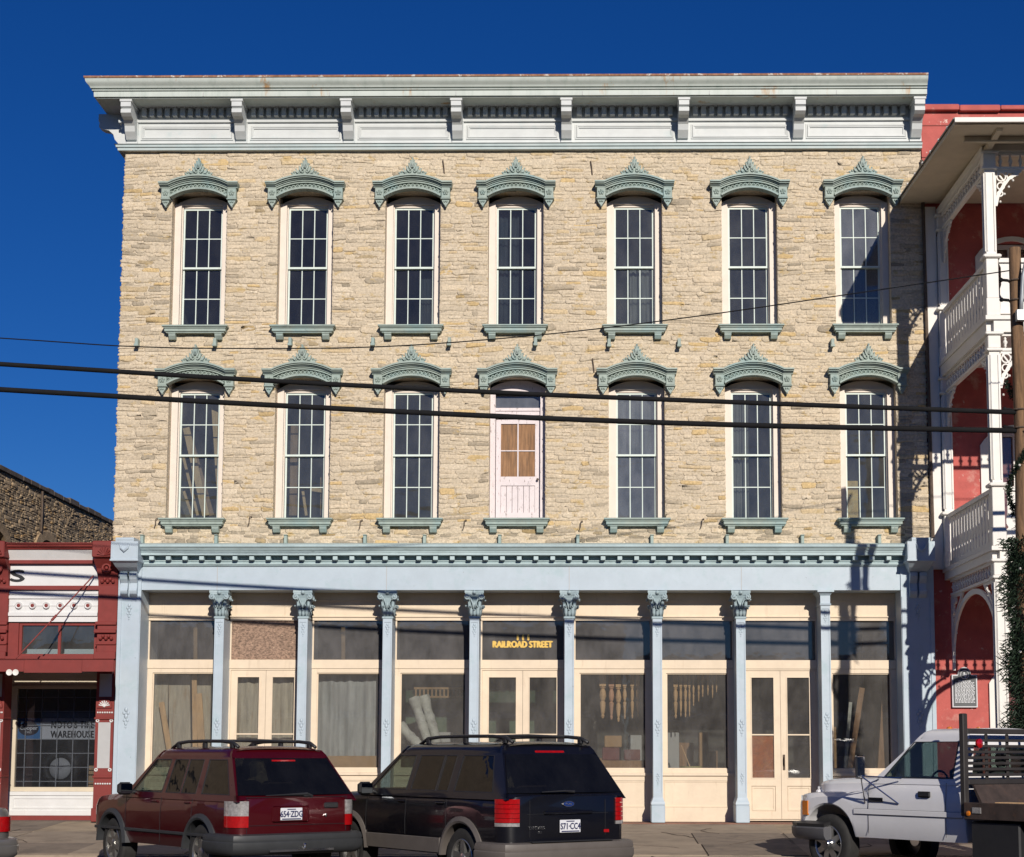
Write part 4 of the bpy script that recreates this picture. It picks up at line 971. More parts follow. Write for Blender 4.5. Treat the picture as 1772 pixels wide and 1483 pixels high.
ZR = 11.46
def post(x, y, z0, z1, half=False, name='post'):
    b = MB(); w_ = .085
    b.box(x-w_, x+w_, y-w_, y+w_, z0+1.02, z1-.30)
    for s in (-1, 1):
        b.box(x+s*.052, x+s*.072, y-w_-.018, y-w_-.0001, z0+1.1, z1-.38); b.box(x-w_-.018, x-w_-.0001, y+s*.052, y+s*.072, z0+1.1, z1-.38)
    b.bbox(x-.115, x+.115, y-.115, y+.115, z0, z0+.30, .01); b.bbox(x-.10, x+.10, y-.10, y+.10, z0+.30, z0+.98, .008); b.bbox(x-.15, x+.15, y-.15, y+.15, z0+.98, z0+1.04, .015)
    b.bbox(x-.13, x+.13, y-.13, y+.13, z1-.32, z1-.27, .012); b.bbox(x-.105, x+.105, y-.105, y+.105, z1-.27, z1-.02, .01); b.bbox(x-.15, x+.15, y-.15, y+.15, z1-.05, z1, .012)
    return b.build(name, m_white, hot)
def spindle(b, x, y, z0, z1):
    h = z1-z0; b.lathe((x, y, z0), [(.014, 0), (.016, h*.12), (.03, h*.2), (.018, h*.28), (.042, h*.48), (.038, h*.58), (.016, h*.72), (.03, h*.8), (.015, h*.88), (.014, h)], 6)
def run(a, b_, z):  # points between two plan positions
    pass
zd3, zd2 = gz(549), gz(946)
LV = [(0.0, gz(968)), (zd2, gz(577)), (zd3, ZR-.24)]
posts = [GX, GX+2.75, GX+5.5]
def side_pt(t): return (HX+(GX-HX)*t, -.06+(GY+.06)*t)      # wall end t=0, street end t=1
def strip(z0, z1, w_, path, name, m=None, parent=None, eps=0):
    q = MB()
    for (xa, ya), (xb, yb) in zip(path[:-1], path[1:]):
        d = Vector((xb-xa, yb-ya)).normalized(); n = Vector((-d.y, d.x))*w_/2
        q.add([(xa-n.x, ya-n.y, z0), (xb-n.x, yb-n.y, z0), (xb+n.x, yb+n.y, z0), (xa+n.x, ya+n.y, z0), (xa-n.x, ya-n.y, z1), (xb-n.x, yb-n.y, z1), (xb+n.x, yb+n.y, z1), (xa+n.x, ya+n.y, z1)], [(3,2,1,0),(4,5,6,7),(0,1,5,4),(1,2,6,5),(2,3,7,6),(3,0,4,7)])
    return q.build(name, m or m_white, parent or hot)
def fret(path0, path1, z1, w_, h_, parent, flip=False):
    """scroll-sawn corner bracket in the vertical plane from path0 (post) towards path1."""
    d = Vector((path1[0]-path0[0], path1[1]-path0[1])).normalized(); n = Vector((-d.y, d.x))
    fn = lambda p, q, t: (path0[0]+d.x*p+n.x*t, path0[1]+d.y*p+n.y*t, z1+q)
    b = MB(); T = .018; o = .10
    b.ribbon([(o, -h_), (o, -.02)], .045, -T, T, fn); b.ribbon([(o, -.022), (w_, -.022)], .045, -T*.99, T*.99, fn)
    b.ribbon([(o+.02, -h_), (o+.05, -h_*.72), (o+.14, -h_*.45), (o+(w_-o)*.55, -h_*.22), (w_-.02, -.03)], [.03, .05, .055, .05, .03], -T*.98, T*.98, fn)
    for cx_, cz_, R in ((o+.11, -.12, .075), (o+.10, -.28, .06), (o+.26, -.10, .055), (o+.085, -h_*.66, .045), (w_-.12, -.075, .035)):
        if cx_+R < w_ and -cz_+R < h_:
            b.ribbon([(cx_+R*math.cos(2*PI*k/12), cz_+R*math.sin(2*PI*k/12)) for k in range(13)], .022, -T*.97, T*.97, fn)
    b.ribbon([(o+.05, -.05), (o+.16, -.2), (o+.08, -.38)], .028, -T*.96, T*.96, fn)
    for k in range(5): t = (k+.5)/5; p_, q_ = o+.05+(w_-o-.08)*t, -h_*(1-t)**1.25*.9-.035; b.ball(fn(p_, q_-.02, 0), .022, 6, 4)
    return b.build('fretwork_bracket', m_white, parent)
def frieze(pa, pb, z0, z1, n, parent):
    strip(z1-.05, z1, .08, [pa, pb], 'frieze_rail', parent=parent); strip(z0, z0+.045, .08, [pa, pb], 'frieze_rail', parent=parent)
    for k in range(n):
        t = (k+.5)/n; b = MB(); spindle(b, pa[0]+(pb[0]-pa[0])*t, pa[1]+(pb[1]-pa[1])*t, z0+.045, z1-.05); b.build('spindle', m_white, parent, smooth=True)
def balustrade(pa, pb, z0, n, parent):
    strip(z0+.92, z0+.99, .11, [pa, pb], 'handrail', parent=parent); strip(z0+.05, z0+.13, .07, [pa, pb], 'bottom_rail', parent=parent)
    d = Vector((pb[0]-pa[0], pb[1]-pa[1])); L = d.length; d /= L; nn = Vector((-d.y, d.x))*.012; w_ = L/n
    for k in range(n):
        b = MB(); c = (k+.5)*w_
        prof = [(-.42*w_, .13), (.42*w_, .13), (.42*w_, .28), (.30*w_, .32), (.42*w_, .38), (.42*w_, .48), (.34*w_, .55), (.34*w_, .84), (.46*w_, .92), (-.46*w_, .92), (-.34*w_, .84), (-.34*w_, .55), (-.42*w_, .48), (-.42*w_, .38), (-.30*w_, .32), (-.42*w_, .28)]
        b.prism(prof, lambda p, q, t: (pa[0]+d.x*(c+p)+nn.x*t, pa[1]+d.y*(c+p)+nn.y*t, z0+q), -1, 1); b.build('baluster', m_white, parent)
pW, pS = side_pt(0), side_pt(1)
sl_ = [side_pt(.05), side_pt(.96)]
for li, (z0, z1) in enumerate(LV):
    ps = []
    for k, x in enumerate(posts): ps.append(post(x, GY, z0-(.45 if li == 0 else 0), z1))
    if li: hp = post(HX, -.06, z0, z1, name='half_post')
    fh0 = z1-.30
    fr = strip(z1, z1+(.22 if li < 2 else .12), .20, [pW, (GX, GY), (G1, GY)], 'entablature')
    frieze(sl_[0], sl_[1], fh0, z1-.001, 17, fr)
    for k in range(2): frieze((posts[k]+.12, GY), (posts[k+1]-.12, GY), fh0, z1-.001, 15, fr)
    for k in range(3):
        bw, bh = (.75, .95) if li == 0 else (.55, .62)
        fret((posts[k], GY), (posts[k]+1, GY), fh0, bw, bh, fr)
        if k: fret((posts[k], GY), (posts[k]-1, GY), fh0, bw, bh, fr)
    fret((GX, GY), pW, fh0, .70 if li else .9, .55 if li else 1.1, fr); fret(pW, (GX, GY), fh0, .70 if li else .9, .62 if li else 1.1, fr)
    if li == 0:      # arches of scroll-sawn work at street level
        for pa, pb in (((HX, -.06), (GX, GY)), ((posts[0], GY), (posts[1], GY))):
            d = Vector((pb[0]-pa[0], pb[1]-pa[1])); L = d.length; d /= L; n_ = Vector((-d.y, d.x)); q = MB()
            q.ribbon([(L/2-(L/2-.12)*math.cos(PI*k/20), fh0-1.35+1.28*math.sin(PI*k/20)**.8) for k in range(21)], .09, -.02, .02, lambda p_, q_, t: (pa[0]+d.x*p_+n_.x*t, pa[1]+d.y*p_+n_.y*t, q_)); q.build('arch_fretwork', m_white, fr)
    if li:
        balustrade(sl_[0], sl_[1], z0, 15, fr)
        for k in range(2): balustrade((posts[k]+.12, GY), (posts[k+1]-.12, GY), z0, 9, fr)
        dk = MB(); dk.xy([(HX-.12, -.001), (GX-.14, GY-.14), (G1, GY-.14), (G1, -.001)], z0-.07, z0-.001); dk.xy([(HX-.06, -.002), (GX-.08, GY-.08), (G1, GY-.08), (G1, -.002)], LV[li-1][1]+.221, z0-.0705); dk.build('deck', m_white, hot)
# roof of the gallery
rx = fx(1652, 200, -4.3)
DR = .19; zr_ = lambda y: ZR+DR*y/4.3
def roof_slab(xa, xb, yf, yb, t0, t1):
    m = MB(); m.add([(xb,yf,zr_(yf)+t0),(G1,yf,zr_(yf)+t0),(G1,yb,zr_(yb)+t0),(xa,yb,zr_(yb)+t0),(xb,yf,zr_(yf)+t1),(G1,yf,zr_(yf)+t1),(G1,yb,zr_(yb)+t1),(xa,yb,zr_(yb)+t1)], [(3,2,1,0),(4,5,6,7),(0,1,5,4),(1,2,6,5),(2,3,7,6),(3,0,4,7)]); return m
roof_slab(rx-.06, rx, -4.3, 0, .02, .09).build('gallery_soffit', m_soffit, hot)
gr = roof_slab(rx-.09, rx-.03, -4.35, .03, .091, .12).build('gallery_roof', mat('dark_tin', (.12, .11, .10), .5, metal=.4, var=.3), hot)
b = MB(); b.box(rx-.02, G1, -4.40, -4.351, zr_(-4.35)+.03, zr_(-4.35)+.105); b.build('gutter', m_white, hot)
for k in range(7):
    b = MB(); y = -.3-.6*k; b.ball((rx-.09+.01*k, y, zr_(y)+.11), .026, 6, 4); b.build('roof_nail', m_white, gr)
for x in (GX-.02, GX+1.4, GX+2.75):
    b = MB(); b.prism([(GY, ZR-.16), (GY-.45, ZR-.15), (GY-.9, ZR-.17), (GY-.85, ZR-.20), (GY-.45, ZR-.22), (GY, ZR-.26)], lambda p, q, t: (t, p, q), x-.05, x+.05); b.build('eave_bracket', m_soffit, hot)
b = MB(); b.box(rx+.28, G1, GY-.5, GY-.42, ZR-.24, ZR-.145); b.build('eave_beam', m_soffit, hot)

# historical marker on the red wall
p0, p1 = at(1648, 1224, -.0), at(1690, 1158, -.0)
hm = thing('historical_marker', 'dark grey cast plaque with pale border and round emblem on the red wall', 'plaque', ((p0.x+p1.x)/2, 0, p0.z))
m_plq = mat('dark_plaque', (.06, .065, .07), .45, var=.2); m_plb = mat('plaque_border', (.55, .56, .58), .45, var=.1)
xm = (p0.x+p1.x)/2; w2 = (p1.x-p0.x)/2; z0, z1 = p0.z, p1.z-.10
def out(i): return [(xm-w2+i, z0+i), (xm-w2+i, z1-i), (xm-w2*.55, z1-i)]+[(xm-w2*.5*math.cos(PI*k/10)*(1-i), z1+.02-i+.12*math.sin(PI*k/10)) for k in range(11)]+[(xm+w2*.55, z1-i), (xm+w2-i, z1-i), (xm+w2-i, z0+i)]
b = MB(); b.xz(out(0), -.02, .05); b.build('border', m_plb, hm); b = MB(); b.xz(out(.022), -.026, -.0201); b.build('plate', m_plq, hm)
b = MB(); b.ring((xm, -.03, z1+.0), .075, .008, 16, 5); b.xz([(xm-.05,z1-.01),(xm-.02,z1-.01),(xm-.02,z1+.045),(xm+.005,z1+.045),(xm+.005,z1+.015),(xm+.05,z1+.005),(xm+.04,z1-.02),(xm+.015,z1-.06),(xm-.01,z1-.03)], -.034, -.0262); b.build('emblem', m_plb, hm)
rg = random.Random(2)
for k in range(17):
    z = z1-.13-(z1-z0-.19)*k/17; b = MB(); x = xm-w2+.05
    xe = xm+w2-.05 if k else xm+w2*.5
    if k == 0: x = xm-w2*.5
    while x < xe-.02:
        L = min(rg.uniform(.015, .05), xe-x); b.box(x, x+L, -.030, -.0262, z, z+(.016 if k else .022)); x += L+.012
    b.build('inscription_line', m_plb, hm)
# ================================================================== VEHICLES
def paint(name, col, metal=.3, rough=.35):
    m = mat(name, col, rough, metal=metal, var=.05, vs=2, coat=.6); return m
p_red = paint('maroon_car_paint', (.07, .002, .005), .35, .3); p_black = paint('black_car_paint', (.004, .004, .007), .2); p_white = paint('white_truck_paint', (.74, .735, .75), 0.0, .4); p_grey = paint('silver_car_paint', (.22, .21, .20), .6)
m_clad = mat('dark_grey_cladding', (.034, .036, .039), .5, var=.15, vs=5); m_tan = mat('taupe_cladding', (.115, .10, .09), .5, var=.1, vs=5)
m_tyre = mat('tyre_rubber', (.022, .021, .020), .8, var=.25, vs=14); m_rim = mat('alloy_rim', (.50, .49, .47), .3, metal=.9, var=.1); m_chrome = mat('chrome', (.75, .75, .76), .12, metal=1.0, var=0)
m_seat = mat('seat_fabric', (.09, .085, .08), .9, var=.1); m_tl = mat('red_lamp_lens', (.34, .004, .006), .12, var=.2, vs=30, coat=1.0); m_cl = mat('clear_lamp_lens', (.48, .46, .45), .2, metal=.5, var=.35, vs=25, coat=1.0); m_am = mat('amber_lens', (.60, .17, .01), .15, var=.1, coat=1.0)
m_plate = mat('number_plate', (.66, .67, .70), .4, var=.04); m_pnum = mat('plate_blue_black', (.02, .025, .09), .5, var=0)
m_mir = mat('mirror_glass', (.06, .065, .07), .05, metal=1.0, var=0)
m_bplast = mat('black_plastic', (.02, .02, .022), .45, var=.1)
g_tint = glass('privacy_glass', .03, (.2, .2, .22), tint=(.055, .05, .045), rough=.01, wob=.10); g_lite = glass('car_window_glass', .02, (.3, .3, .32), tint=(.5, .56, .54), rough=.01, wob=.10)
def place(name, label, cat, X, Y, deg, z=-.45):
    o = thing(name, label, cat, (X, Y, z), math.radians(deg)); LOCAL.add(o.name); return o
def body(root, S_, mt, name='body'):
    """lower body: loft of cross-sections along x with the wheel arches left open."""
    xr, xf, w, zb = S_['xr'], S_['xf'], S_['w'], S_['zb']; xs = []
    x = xr; e = [0, .012, .035, .07, .12, .18]
    xs = [xr+d for d in e]+[xf-d*1.6 for d in e]
    x = xr+.24
    while x < xf-.3: xs.append(x); x += .055
    for wx in S_['wheels']:
        for k in range(19): xs.append(wx+S_['ra']*math.cos(PI*k/18)*.9995)
    xs = sorted(set(round(v, 4) for v in xs)); rings = []
    for x in xs:
        er, ef = x-xr, xf-x
        def rnd(e_, R): return R-math.sqrt(max(0, R*R-(R-min(e_, R))**2))
        ww = w-rnd(er, S_.get('rr', .12))*S_.get('kr', .9)-rnd(ef, S_.get('rf', .30))*S_.get('kf', .55)
        ztop = S_['top'](x); z0 = zb+rnd(er, .05)*.8+rnd(ef, .08)*1.2
        for wx in S_['wheels']:
            d = abs(x-wx)
            if d < S_['ra']: z0 = max(z0, S_['zc']+math.sqrt(S_['ra']**2-d*d))
        z0 = min(z0, ztop-.12)
        zt_ = ztop-rnd(ef, .10)*.6-rnd(er, .03)*.6
        def sy(z): t = (z-.78)/.5; return ww-.035*t*t-(.02 if z > zt_-.05 else 0)
        half = [(0, z0), (ww-.16, z0), (sy(z0)-.03, z0)]
        for k in range(1, 7): zz_ = z0+(zt_-.045-z0)*k/6; half.append((sy(zz_)-(.0 if k < 6 else .006), zz_))
        half += [(sy(zt_)-.035, zt_-.012), (sy(zt_)-.09, zt_), (ww*.5, zt_+.012), (0, zt_+S_.get('crown', .015))]
        ring = [(x, y, z) for y, z in half]+[(x, -y, z) for y, z in half[-2:0:-1]]
        rings.append(ring)
    b = MB(); b.loft(rings); return b.build(name, mt, root, auto=32)
def sidey(S_, z): t = (z-S_['belt'])/(S_['roof']-S_['belt']); return S_['wb']+(S_['wr']-S_['wb'])*t
def cabin(root, S_, mt, wins, rear, front, name='cabin'):
    """pillars, roof and glass. wins: side windows (x0 bottom, x1 bottom, x0 top, x1 top, glass)."""
    z0, z1, zr = S_['g0'], S_['g1'], S_['roof']; zbelt = S_['belt']; XRr = lambda z: S_['rb']+(S_['rt']-S_['rb'])*(z-zbelt)/(zr-zbelt); XFf = lambda z: S_['fb']+(S_['ft']-S_['fb'])*(z-zbelt)/(zr-zbelt)
    b = MB(); T = .045
    def quad(s, pts):           # pts (x, z) on the side surface, given a little thickness inwards
        V = [(x, s*sidey(S_, z), z) for x, z in pts]+[(x, s*(sidey(S_, z)-T), z) for x, z in pts]; n = len(pts)
        b.add(V, [tuple(range(n)), tuple(range(2*n-1, n-1, -1))]+[(i, i+n, (i+1)%n+n, (i+1)%n) for i in range(n)])
    ws = sorted(wins, key=lambda q: q[0])
    for s in (-1, 1):
        quad(s, [(XRr(zbelt-.05), zbelt-.05), (XFf(zbelt-.05)+.1, zbelt-.05), (XFf(z0)+.05, z0), (XRr(z0), z0)])
        quad(s, [(XRr(z1), z1), (XFf(z1), z1), (XFf(zr-.11), zr-.11), (XRr(zr-.11), zr-.11)])
        prev = (XRr(z0), XRr(z1))
        for x0, x1, t0, t1, g in ws:
            quad(s, [(prev[0], z0+.0005), (x0, z0+.0005), (t0, z1-.0005), (prev[1], z1-.0005)]); prev = (x1, t1)
        quad(s, [(prev[0], z0+.0005), (XFf(z0)+.05, z0+.0005), (XFf(z1), z1-.0005), (prev[1], z1-.0005)])
    # roof skin
    n = 14; U = [0, .02, .06]+[.06+.86*k/8 for k in range(1, 9)]+[.96, .985, 1]
    prof = lambda: [(1.0, -.11), (.988, -.075), (.965, -.045), (.93, -.02), (.87, .0), (.76, .015), (.55, .027), (.3, .033), (0, .036)]
    R = []
    for u in U:
        ring = []
        full = [(k, dz) for k, dz in prof()]+[(-k, dz) for k, dz in prof()[-2::-1]]
        for k, dz in full:
            z = zr+dz; x = XRr(zr-.05)+u*(XFf(zr-.05)-XRr(zr-.05)); dn = (.035*(1-u/.06)**2 if u < .06 else 0)+(.03*((u-.92)/.08)**2 if u > .92 else 0)
            ring.append((x, k*sidey(S_, zr-.11), z-dn))
        R.append(ring)
    V = [p for r in R for p in r]; m_ = len(R[0]); b.add(V, [(i*m_+j, i*m_+j+1, (i+1)*m_+j+1, (i+1)*m_+j) for i in range(len(R)-1) for j in range(m_-1)]); b.add([(x, y*.97, z-.05) for x, y, z in V], [(i*m_+j, (i+1)*m_+j, (i+1)*m_+j+1, i*m_+j+1) for i in range(len(R)-1) for j in range(m_-1)])
    # rear and front frames
    for fx_, (zb_, zt_, ins_b, ins_t), sg_ in ((XRr, rear, 1), (XFf, front, -1)):
        def fq(pts):
            V = [(fx_(z), y, z) for y, z in pts]+[(fx_(z)+sg_*T, y, z) for y, z in pts]; n = len(pts)
            b.add(V, [tuple(range(n)), tuple(range(2*n-1, n-1, -1))]+[(i, i+n, (i+1)%n+n, (i+1)%n) for i in range(n)])
        a, c = sidey(S_, zb_), sidey(S_, zt_); bb, tt = sidey(S_, zbelt-.03), sidey(S_, zr-.11)
        fq([(-bb, zbelt-.03), (bb, zbelt-.03), (a, zb_), (-a, zb_)]); fq([(-c, zt_), (c, zt_), (tt*.985, zr-.075), (tt*.93, zr-.02), (tt*.7, zr+.0), (-tt*.7, zr+.0), (-tt*.93, zr-.02), (-tt*.985, zr-.075)])
        for s in (-1, 1): fq([(s*a, zb_+.0005), (s*c, zt_-.0005), (s*(c-ins_t), zt_-.0005), (s*(a-ins_b), zb_+.0005)])
    cb = b.build(name, mt, root, auto=30)
    for s in (-1, 1):
        for x0, x1, t0, t1, g in ws:
            q = MB(); P = [(x0, z0), (x1, z0), (t1, z1), (t0, z1)]
            V = [(x, s*(sidey(S_, z)-.004), z) for x, z in P]+[(x, s*(sidey(S_, z)-.008), z) for x, z in P]
            q.add(V, [(0,1,2,3),(7,6,5,4),(0,4,5,1),(1,5,6,2),(2,6,7,3),(3,7,4,0)]); q.build('window', g, cb)
            fr = MB(); e = .018; pts = [(x0, z0), (x1, z0), (t1, z1), (t0, z1)]; mx, mz = sum(p[0] for p in pts)/4, sum(p[1] for p in pts)/4
            for i in range(4):
                (xa, za), (xb, zb2) = pts[i], pts[(i+1)%4]; k = .045
                ia, ib = (xa+(mx-xa)*k, za+(mz-za)*k), (xb+(mx-xb)*k, zb2+(mz-zb2)*k)
                V = [(x, s*(sidey(S_, z)+.003), z) for x, z in ((xa, za), (xb, zb2), ib, ia)]+[(x, s*(sidey(S_, z)-.003), z) for x, z in ((xa, za), (xb, zb2), ib, ia)]
                fr.add(V, [(0,1,2,3),(7,6,5,4),(0,4,5,1),(2,6,7,3)])
            fr.build('window_seal', m_bplast, cb)
    for nm, fx_, (zb_, zt_, ib, it), g, sg_ in (('rear_window', XRr, rear, S_.get('rg', g_tint), -1), ('windscreen', XFf, front, g_lite, 1)):
        a, c = sidey(S_, zb_)-ib, sidey(S_, zt_)-it; q = MB(); nn = 8; G = []
        q.grid(lambda i, j: (fx_(zb_+(zt_-zb_)*j/4)+sg_*(.012+.02*(1-(2*i/nn-1)**2)), (a+(c-a)*j/4)*(2*i/nn-1), zb_+(zt_-zb_)*j/4), nn, 4, flip=(sg_ < 0)); q.build(nm, g, cb, smooth=True)
    # seats, dashboard and floor seen through the glass
    q = MB()
    for x in S_['seats']:
        for s in (-1, 1): q.bbox(x-.12, x+.02, s*.15, s*.62, .75, zbelt+.18, .04); q.bbox(x-.10, x-.02, s*.28, s*.48, zbelt+.19, zbelt+.38, .03); q.bbox(x, x+.45, s*.15, s*.62, .65, .82, .04)
    q.bbox(S_['fb']-.55, S_['fb']-.1, -S_['wb']+.08, S_['wb']-.08, .7, zbelt-.06, .05); q.build('interior', m_seat, root)
    q = MB(); q.ring((S_['fb']-.68, .36, zbelt-.05), .18, .016, 18, 6, 'x'); q.build('steering_wheel', m_bplast, root)
    return cb
def wheel(root, x, y, r, w_, rim, spokes=5, hub=None):
    s = 1 if y > 0 else -1; c = (x, y, hub or r); q = MB(); o = s*w_/2
    q.lathe(c, [(r*.60, -o), (r*.84, -o), (r*.94, -o*.92), (r, -o*.7), (r, o*.7), (r*.94, o*.92), (r*.84, o*1.03), (r*.66, o*.98), (r*.60, o*.9)], 36, 'y', False); wh = q.build('wheel', m_tyre, root, auto=30)
    q = MB(); q.lathe(c, [(r*.64, o*.96), (r*.62, o*1.0), (r*.57, o*.9), (r*.55, o*.45), (r*.2, o*.35), (0.001, o*.35)], 30, 'y', False); q.build('rim', rim, wh, auto=30)
    q = MB(); q.lathe(c, [(r*.54, o*.44), (r*.54, o*.46), (.001, o*.46)], 24, 'y'); q.build('rim_backing', m_bplast, wh)  # dark disc backing the rim so the spokes stand out
    q = MB()
    for k in range(spokes):
        a = 2*PI*k/spokes+.3; d = Vector((math.cos(a), 0, math.sin(a))); n = Vector((-math.sin(a), 0, math.cos(a)))
        P = [Vector(c)+d*(r*.12)+n*.05, Vector(c)+d*(r*.58)+n*.035, Vector(c)+d*(r*.58)-n*.035, Vector(c)+d*(r*.12)-n*.05]
        q.add([p+Vector((0, o*.9, 0)) for p in P]+[p+Vector((0, o*.5, 0)) for p in P], [(0,1,2,3),(7,6,5,4),(0,4,5,1),(1,5,6,2),(2,6,7,3),(3,7,4,0)])
    q.lathe(c, [(r*.18, o*.5), (r*.18, o*.95), (r*.08, o*1.02), (.001, o*1.02)], 16, 'y'); q.build('spoke', rim, wh)
    return wh
def flare(root, S_, wx, s, mt, t=.07, out_=.03):
    q = MB(); R0, R1 = S_['ra']-.015, S_['ra']+t; n = 22; w = S_['w']
    rings = []
    for k in range(n+1):
        a = PI*(-.16+1.32*k/n); ca, sa = math.cos(a), math.sin(a)
        if S_['zc']+R0*sa < S_['zb']-.02: continue
        pt = lambda R, y: (wx+R*ca, s*y, S_['zc']+R*sa)
        rings.append([pt(R0, w-.12), pt(R0, w+out_), pt(R0+t*.35, w+out_+.012), pt(R1-.01, w+out_*.5), pt(R1, w-.06)])
    q.loft(rings); q.build('wheel_arch_flare', mt, root, auto=40)
    q = MB(); q.lathe((wx, s*(w-.35), S_['zc']), [(S_['ra']+.03, -.2*s), (S_['ra']+.03, .14*s)], 30, 'y'); 
def lamp_poly(S_, s, y_in, er_max):
    R, k = S_['rr'], S_.get('kr', .9); xr, w = S_['xr'], S_['w']; P = [(xr-.018, s*y_in)]
    for er in (0, .012, .03, .06, .10, .15, .2, .24, .28):
        if er > er_max: break
        f = R-math.sqrt(max(0, R*R-(R-min(er, R))**2)); P.append((xr+er-.018*(1-min(1, er/.1)), s*(w-f*k+.004+.012*min(1, er/.03))))
    e = P[-1]; return P+[(e[0], e[1]-s*.06), (xr+.05, s*(y_in+.0))]
def bumper_rear(root, S_, mt, z0, z1, ext=.10, fwdl=.62):
    xr, w = S_['xr'], S_['w']; q = MB(); c = .10
    path = [(xr+fwdl, w-.015), (xr+.10, w-.015), (xr+.03, w-.05), (xr, w-.12), (xr, -w+.12), (xr+.03, -w+.05), (xr+.10, -w+.015), (xr+fwdl, -w+.015)]
    h = z1-z0
    q.sweep(path, [(-.06, z0), (ext*.35, z0), (ext*.8, z0+h*.15), (ext, z0+h*.35), (ext, z0+h*.62), (ext*.9, z0+h*.66), (ext*.95, z0+h*.75), (ext*.85, z1-.015), (ext*.5, z1), (-.06, z1)]); q.build('rear_bumper', mt, root, auto=35)
def rack(root, S_, x0, x1, mt):
    z = S_['roof']; y = sidey(S_, z)-.10
    for s in (-1, 1):
        q = MB(); q.tube([(x0-.14, s*y, z+.02), (x0, s*y, z+.075), (x0+.3, s*y, z+.095), ((x0+x1)/2, s*y, z+.10), (x1-.3, s*y, z+.095), (x1, s*y, z+.075), (x1+.2, s*y, z+.0)], [.022, .024, .022, .022, .022, .024, .02], 8); rr = q.build('roof_rail', mt, root, smooth=True)
        for x in (x0+.02, (x0+x1)/2, x1-.02): q = MB(); q.bbox(x-.045, x+.045, s*(y-.022), s*(y+.022), z+.0, z+.085, .012); q.build('rail_foot', mt, rr)
    for x in (x0+.35, x1-.5):
        q = MB(); q.tube([(x, -y, z+.095), (x, 0, z+.11), (x, y, z+.095)], .017, 8); q.build('roof_crossbar', mt, root)
def mirror(root, x, s, y, z, mt, w_=.20, h_=.17):
    q = MB(); q.bbox(x-.06, x+.06, s*(y+.05), s*(y+.05+w_), z-h_/2, z+h_/2, .035); q.bbox(x-.03, x+.05, s*(y-.03), s*(y+.06), z-.07, z-.02, .015); mi = q.build('wing_mirror', mt, root)
    q = MB(); q.box(x-.063, x-.0605, s*(y+.07), s*(y+.03+w_), z-h_/2+.02, z+h_/2-.02); q.build('mirror_glass', m_mir, mi)
def seam(root, pts, S_=None, name='panel_gap', r=.0035):
    q = MB(); q.tube(pts, r, 5); q.build(name, m_bplast, root)
def plate(root, x, y, z, txt, w_=.305, h_=.152):
    q = MB(); q.bbox(x-.012, x, y-w_/2, y+w_/2, z-h_/2, z+h_/2, .004); p = q.build('number_plate', m_plate, root)
    q = MB(); q.box(x-.014, x-.0121, y-w_/2+.02, y+w_/2-.02, z-h_/2+.008, z-h_/2+.022); q.box(x-.014, x-.0121, y-.06, y+.06, z+h_/2-.024, z+h_/2-.012); q.build('plate_band', m_pnum, p)
    # the text faces backwards (-x): local right on the plate is -y
    me = text('plate_lettering', txt, .105, m_pnum, root, (x-.0145, y, z-.035), .0008, sx=.78, rot=(PI/2, 0, -PI/2), bold=.003)
def back_text(root, nm, txt, size, m, x, y, z, **k): return text(nm, txt, size, m, root, (x, y, z), .002, rot=(PI/2, 0, -PI/2), **k)

# ---------------------------------------------------------------- maroon SUV
r_ = place('maroon_suv', 'maroon estate SUV with roof rails and silver-red tail lamps, parked left of the black SUV', 'car', -5.0, -7.4, 129.5, -.40)
Sr = dict(xr=-2.2, xf=2.18, w=.87, zb=.40, ra=.43, zc=.36, wheels=(-1.28, 1.42), belt=1.06, roof=1.665, g0=1.09, g1=1.53, wb=.835, wr=.655, rb=-2.17, rt=-1.66, fb=1.02, ft=.30, rr=.20, seats=(.05, -.95),
     top=lambda x: 1.06 if x < 1.0 else 1.06-.03*(x-1.0)-.07*max(0, x-1.4)**2)
body(r_, Sr, p_red)
cabin(r_, Sr, p_red, [(-1.98, -1.20, -1.66, -1.16, g_tint), (-1.05, -.62, -1.03, -.62, g_tint), (-.585, -.16, -.585, -.18, g_tint), (-.06, .90, -.08, .40, g_lite)], (1.09, 1.545, .02, .03), (1.10, 1.55, .06, .06))
for wx in Sr['wheels']:
    for s in (-1, 1): wheel(r_, wx, s*.74, .36, .235, m_rim, 6); flare(r_, Sr, wx, s, m_clad)
bumper_rear(r_, Sr, m_clad, .36, .62, .13)
q = MB(); q.box(-2.34, -2.25, -.45, .45, .40, .425); q.build('bumper_step', m_chrome, r_); q = MB(); q.tube([(-2.42, 0, .43), (-2.36, 0, .45), (-2.3, 0, .43)], .02, 8); q.ball((-2.40, 0, .475), .028); q.build('tow_ball', m_chrome, r_)
rack(r_, Sr, -1.52, .05, m_bplast)
for s in (-1, 1):
    P = lamp_poly(Sr, s, .685, .24)
    q = MB(); q.xy(P, .84, 1.02); q.build('tail_lamp_clear', m_cl, r_, auto=30); q = MB(); q.xy(P, .70, .839); q.build('tail_lamp_red', m_tl, r_, auto=30)
    q = MB(); q.bbox(-1.9, 2.0, s*.862, s*.882, .56, .60, .006); q.build('side_moulding', m_clad, r_)
    mirror(r_, .78, s, .83, 1.13, m_bplast)
    for x in (-.90, .08): q = MB(); q.bbox(x-.09, x+.09, s*.845, s*.875, .96, .99, .01); q.build('door_handle', p_red, r_)
    for xx_ in (-1.03, -.12, .98): seam(r_, [(xx_, s*.872, .45), (xx_, s*.876, .8), (xx_, s*.858, 1.03)])
